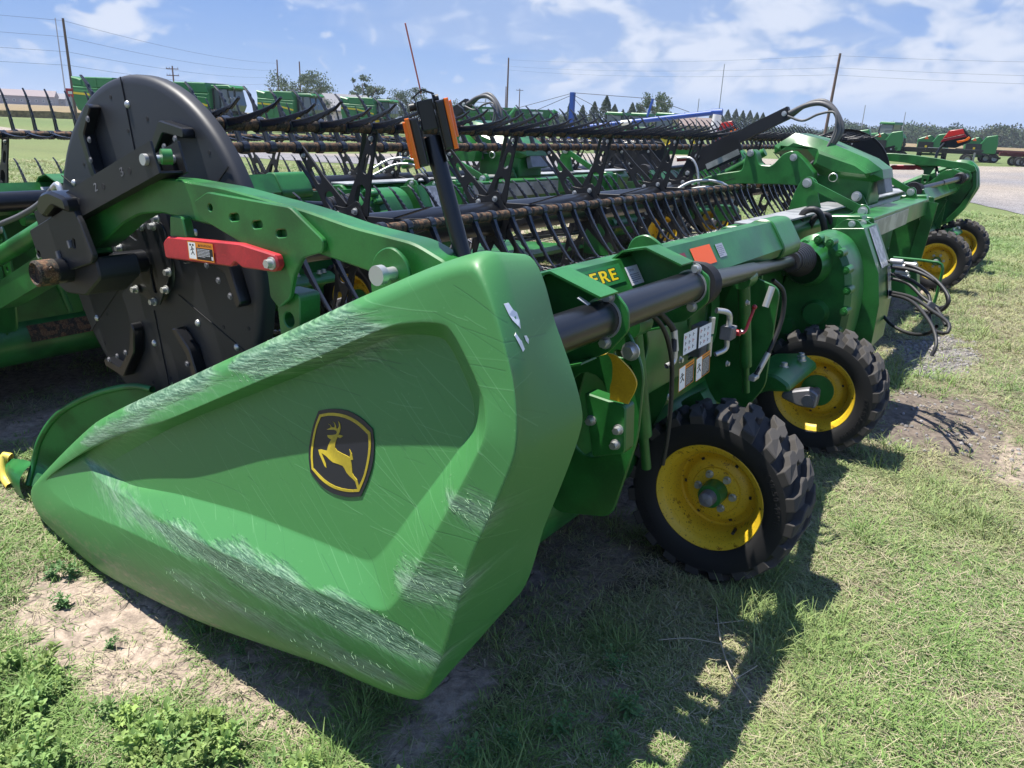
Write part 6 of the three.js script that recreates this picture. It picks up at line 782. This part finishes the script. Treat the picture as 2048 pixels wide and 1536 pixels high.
{ // woods that read as one mass along the horizon
  const g = leafCloud(420, () => { const d = V(rr(-1, 1), rr(-1, 1), rr(-1, 1)); return d.length() > 1 ? null : d.setLength(Math.pow(d.length(), 0.5) * (0.75 + 0.4 * vnoise(d.x * 4 + 9, d.y * 4 + d.z * 3))).add(V(0, 0.5, 0)); }, 0.085), wood = (name, list, lab) => { const it = []; for (const [p0, p1, D, h, n] of list) for (let i = 0; i < n; i++) { const t = rr(p0, p1), [x, z] = side(t, D + rr(-15, 15)), s = h * (0.25 + 0.6 * fbm(t * 0.035 + D, 3.3, 3)) * rr(0.6, 1.1); it.push([x, s * rr(-0.3, 0.25), z, rnd() * 6.28, s, 0, 0, [0.055 * rr(0.7, 1.2), 0.085 * rr(0.8, 1.2), 0.035 * rr(0.7, 1.2)]]); } scatter(name, g, strawM, it, lab, 'woods'); };
  wood('far_woods', [[-150, 160, 600, 7, 420], [60, 330, 620, 5, 200]], 'hazy far woods along the left horizon'); wood('far_woods_001', [[1790, 2250, 330, 7.5, 620], [1650, 1850, 380, 7, 260]], 'leafy far woods along the right horizon'); wood('far_woods_002', [[1090, 1360, 260, 5, 240], [1500, 1700, 330, 5.5, 220], [840, 960, 300, 5, 120]], 'low far woods behind the tractors and the auger');
}
// houses and sheds
function house(x, z, w, d, h, rh, turn, lab, wallC, roofC) {
  const o = thing('house', lab, 'house', x, 0, z, turn); part('wall', [cbox(w, h, d, 0, h / 2, 0, 0, 0, 0, 0.02)], std(wallC, 0.8), o); part('roof', [plate([[-d / 2 - 0.5, h - 0.05], [0, h + rh], [d / 2 + 0.5, h - 0.05], [d / 2 + 0.45, h - 0.25], [-d / 2 - 0.45, h - 0.25]], -w / 2 - 0.4, w / 2 + 0.4, { bevel: 0.02 })], std(roofC, 0.8), o); const n = Math.max(2, Math.round(w / 3.5)); for (let i = 0; i < n; i++) { const wx = -w / 2 + (i + 0.5) * w / n, f = part('window', [cbox(1.2, 1.1, 0.06, wx, h * 0.55, d / 2 + 0.02)], F.white, o); part('pane', [cbox(1.0, 0.9, 0.04, wx, h * 0.55, d / 2 + 0.05)], F.glass, f); } part('door', [cbox(1, 2, 0.08, w * 0.12, 1.0, d / 2 + 0.02)], F.grey, o);
}
house(82.1, -87.5, 6, 7, 2.4, 2.2, HEAD + 0.6, 'pale house with grey hip roof between the third and last combines', C(0.6, 0.6, 0.58), C(0.22, 0.22, 0.23)); house(156.5, -66.4, 12, 8, 2.6, 1.6, HEAD + 0.15, 'tan brick house among cedars beyond the auger', C(0.34, 0.25, 0.19), C(0.20, 0.15, 0.13)); { const [x, z] = side(20, 520); house(x, z, 34, 20, 5.2, 3.2, HEAD + 0.4, 'long grey shed at the left horizon', C(0.26, 0.24, 0.24), C(0.24, 0.19, 0.18)); const [x2, z2] = side(95, 540); house(x2, z2, 22, 16, 4.5, 3, HEAD - 0.2, 'smaller grey shed right of the long one on the left horizon', C(0.28, 0.27, 0.27), C(0.2, 0.19, 0.2)); }
{ // standing wheat: a raised sheet with a rough top
  const wheat = std(C(0.42, 0.31, 0.155), 0.95, 0, { map: noiseTex(256, (u, v) => { const k = 0.72 + 0.4 * (tfbm(u, v, 40, 2) - 0.5) + 0.3 * (tfbm(u, v, 6, 3) - 0.5); return [k, k, k * 0.96]; }, { repeat: 0.12 }) });
  const field = (name, p0, p1, D0, D1, h, lab) => { const n = 70, m = 12, p = [], id = [], row = []; for (let i = 0; i <= n; i++) for (let j = -1; j <= m; j++) { const t = mix(p0, p1, i / n), D = mix(D0, D1, Math.pow(Math.max(j, 0) / m, 2)), [x, z] = side(t, D); p.push(x, j < 0 ? 0 : h * (0.9 + 0.25 * vnoise(i * 0.9 + D * 0.1, j * 3.1)), z); if (i && j >= 0) { const k = i * (m + 2) + j + 1; id.push(k - m - 3, k - 1, k, k - m - 3, k, k - m - 2); } } const g = new THREE.BufferGeometry(); g.setAttribute('position', new THREE.Float32BufferAttribute(p, 3)); g.setIndex(id); const f = boxUV(g.toNonIndexed()); f.computeVertexNormals(); const me = new THREE.Mesh(f, wheat); me.name = name; me.material.side = THREE.DoubleSide; me.castShadow = me.receiveShadow = true; scene.add(me); tag(me, lab, 'field', null, 'structure'); };
  field('wheat_field', -500, 900, 112, 900, 0.75, 'ripe wheat field along the left horizon'); field('wheat_field_001', 1640, 2500, 165, 320, 0.35, 'pale stubble field along the right horizon');
}
renderer.render(scene, camera);
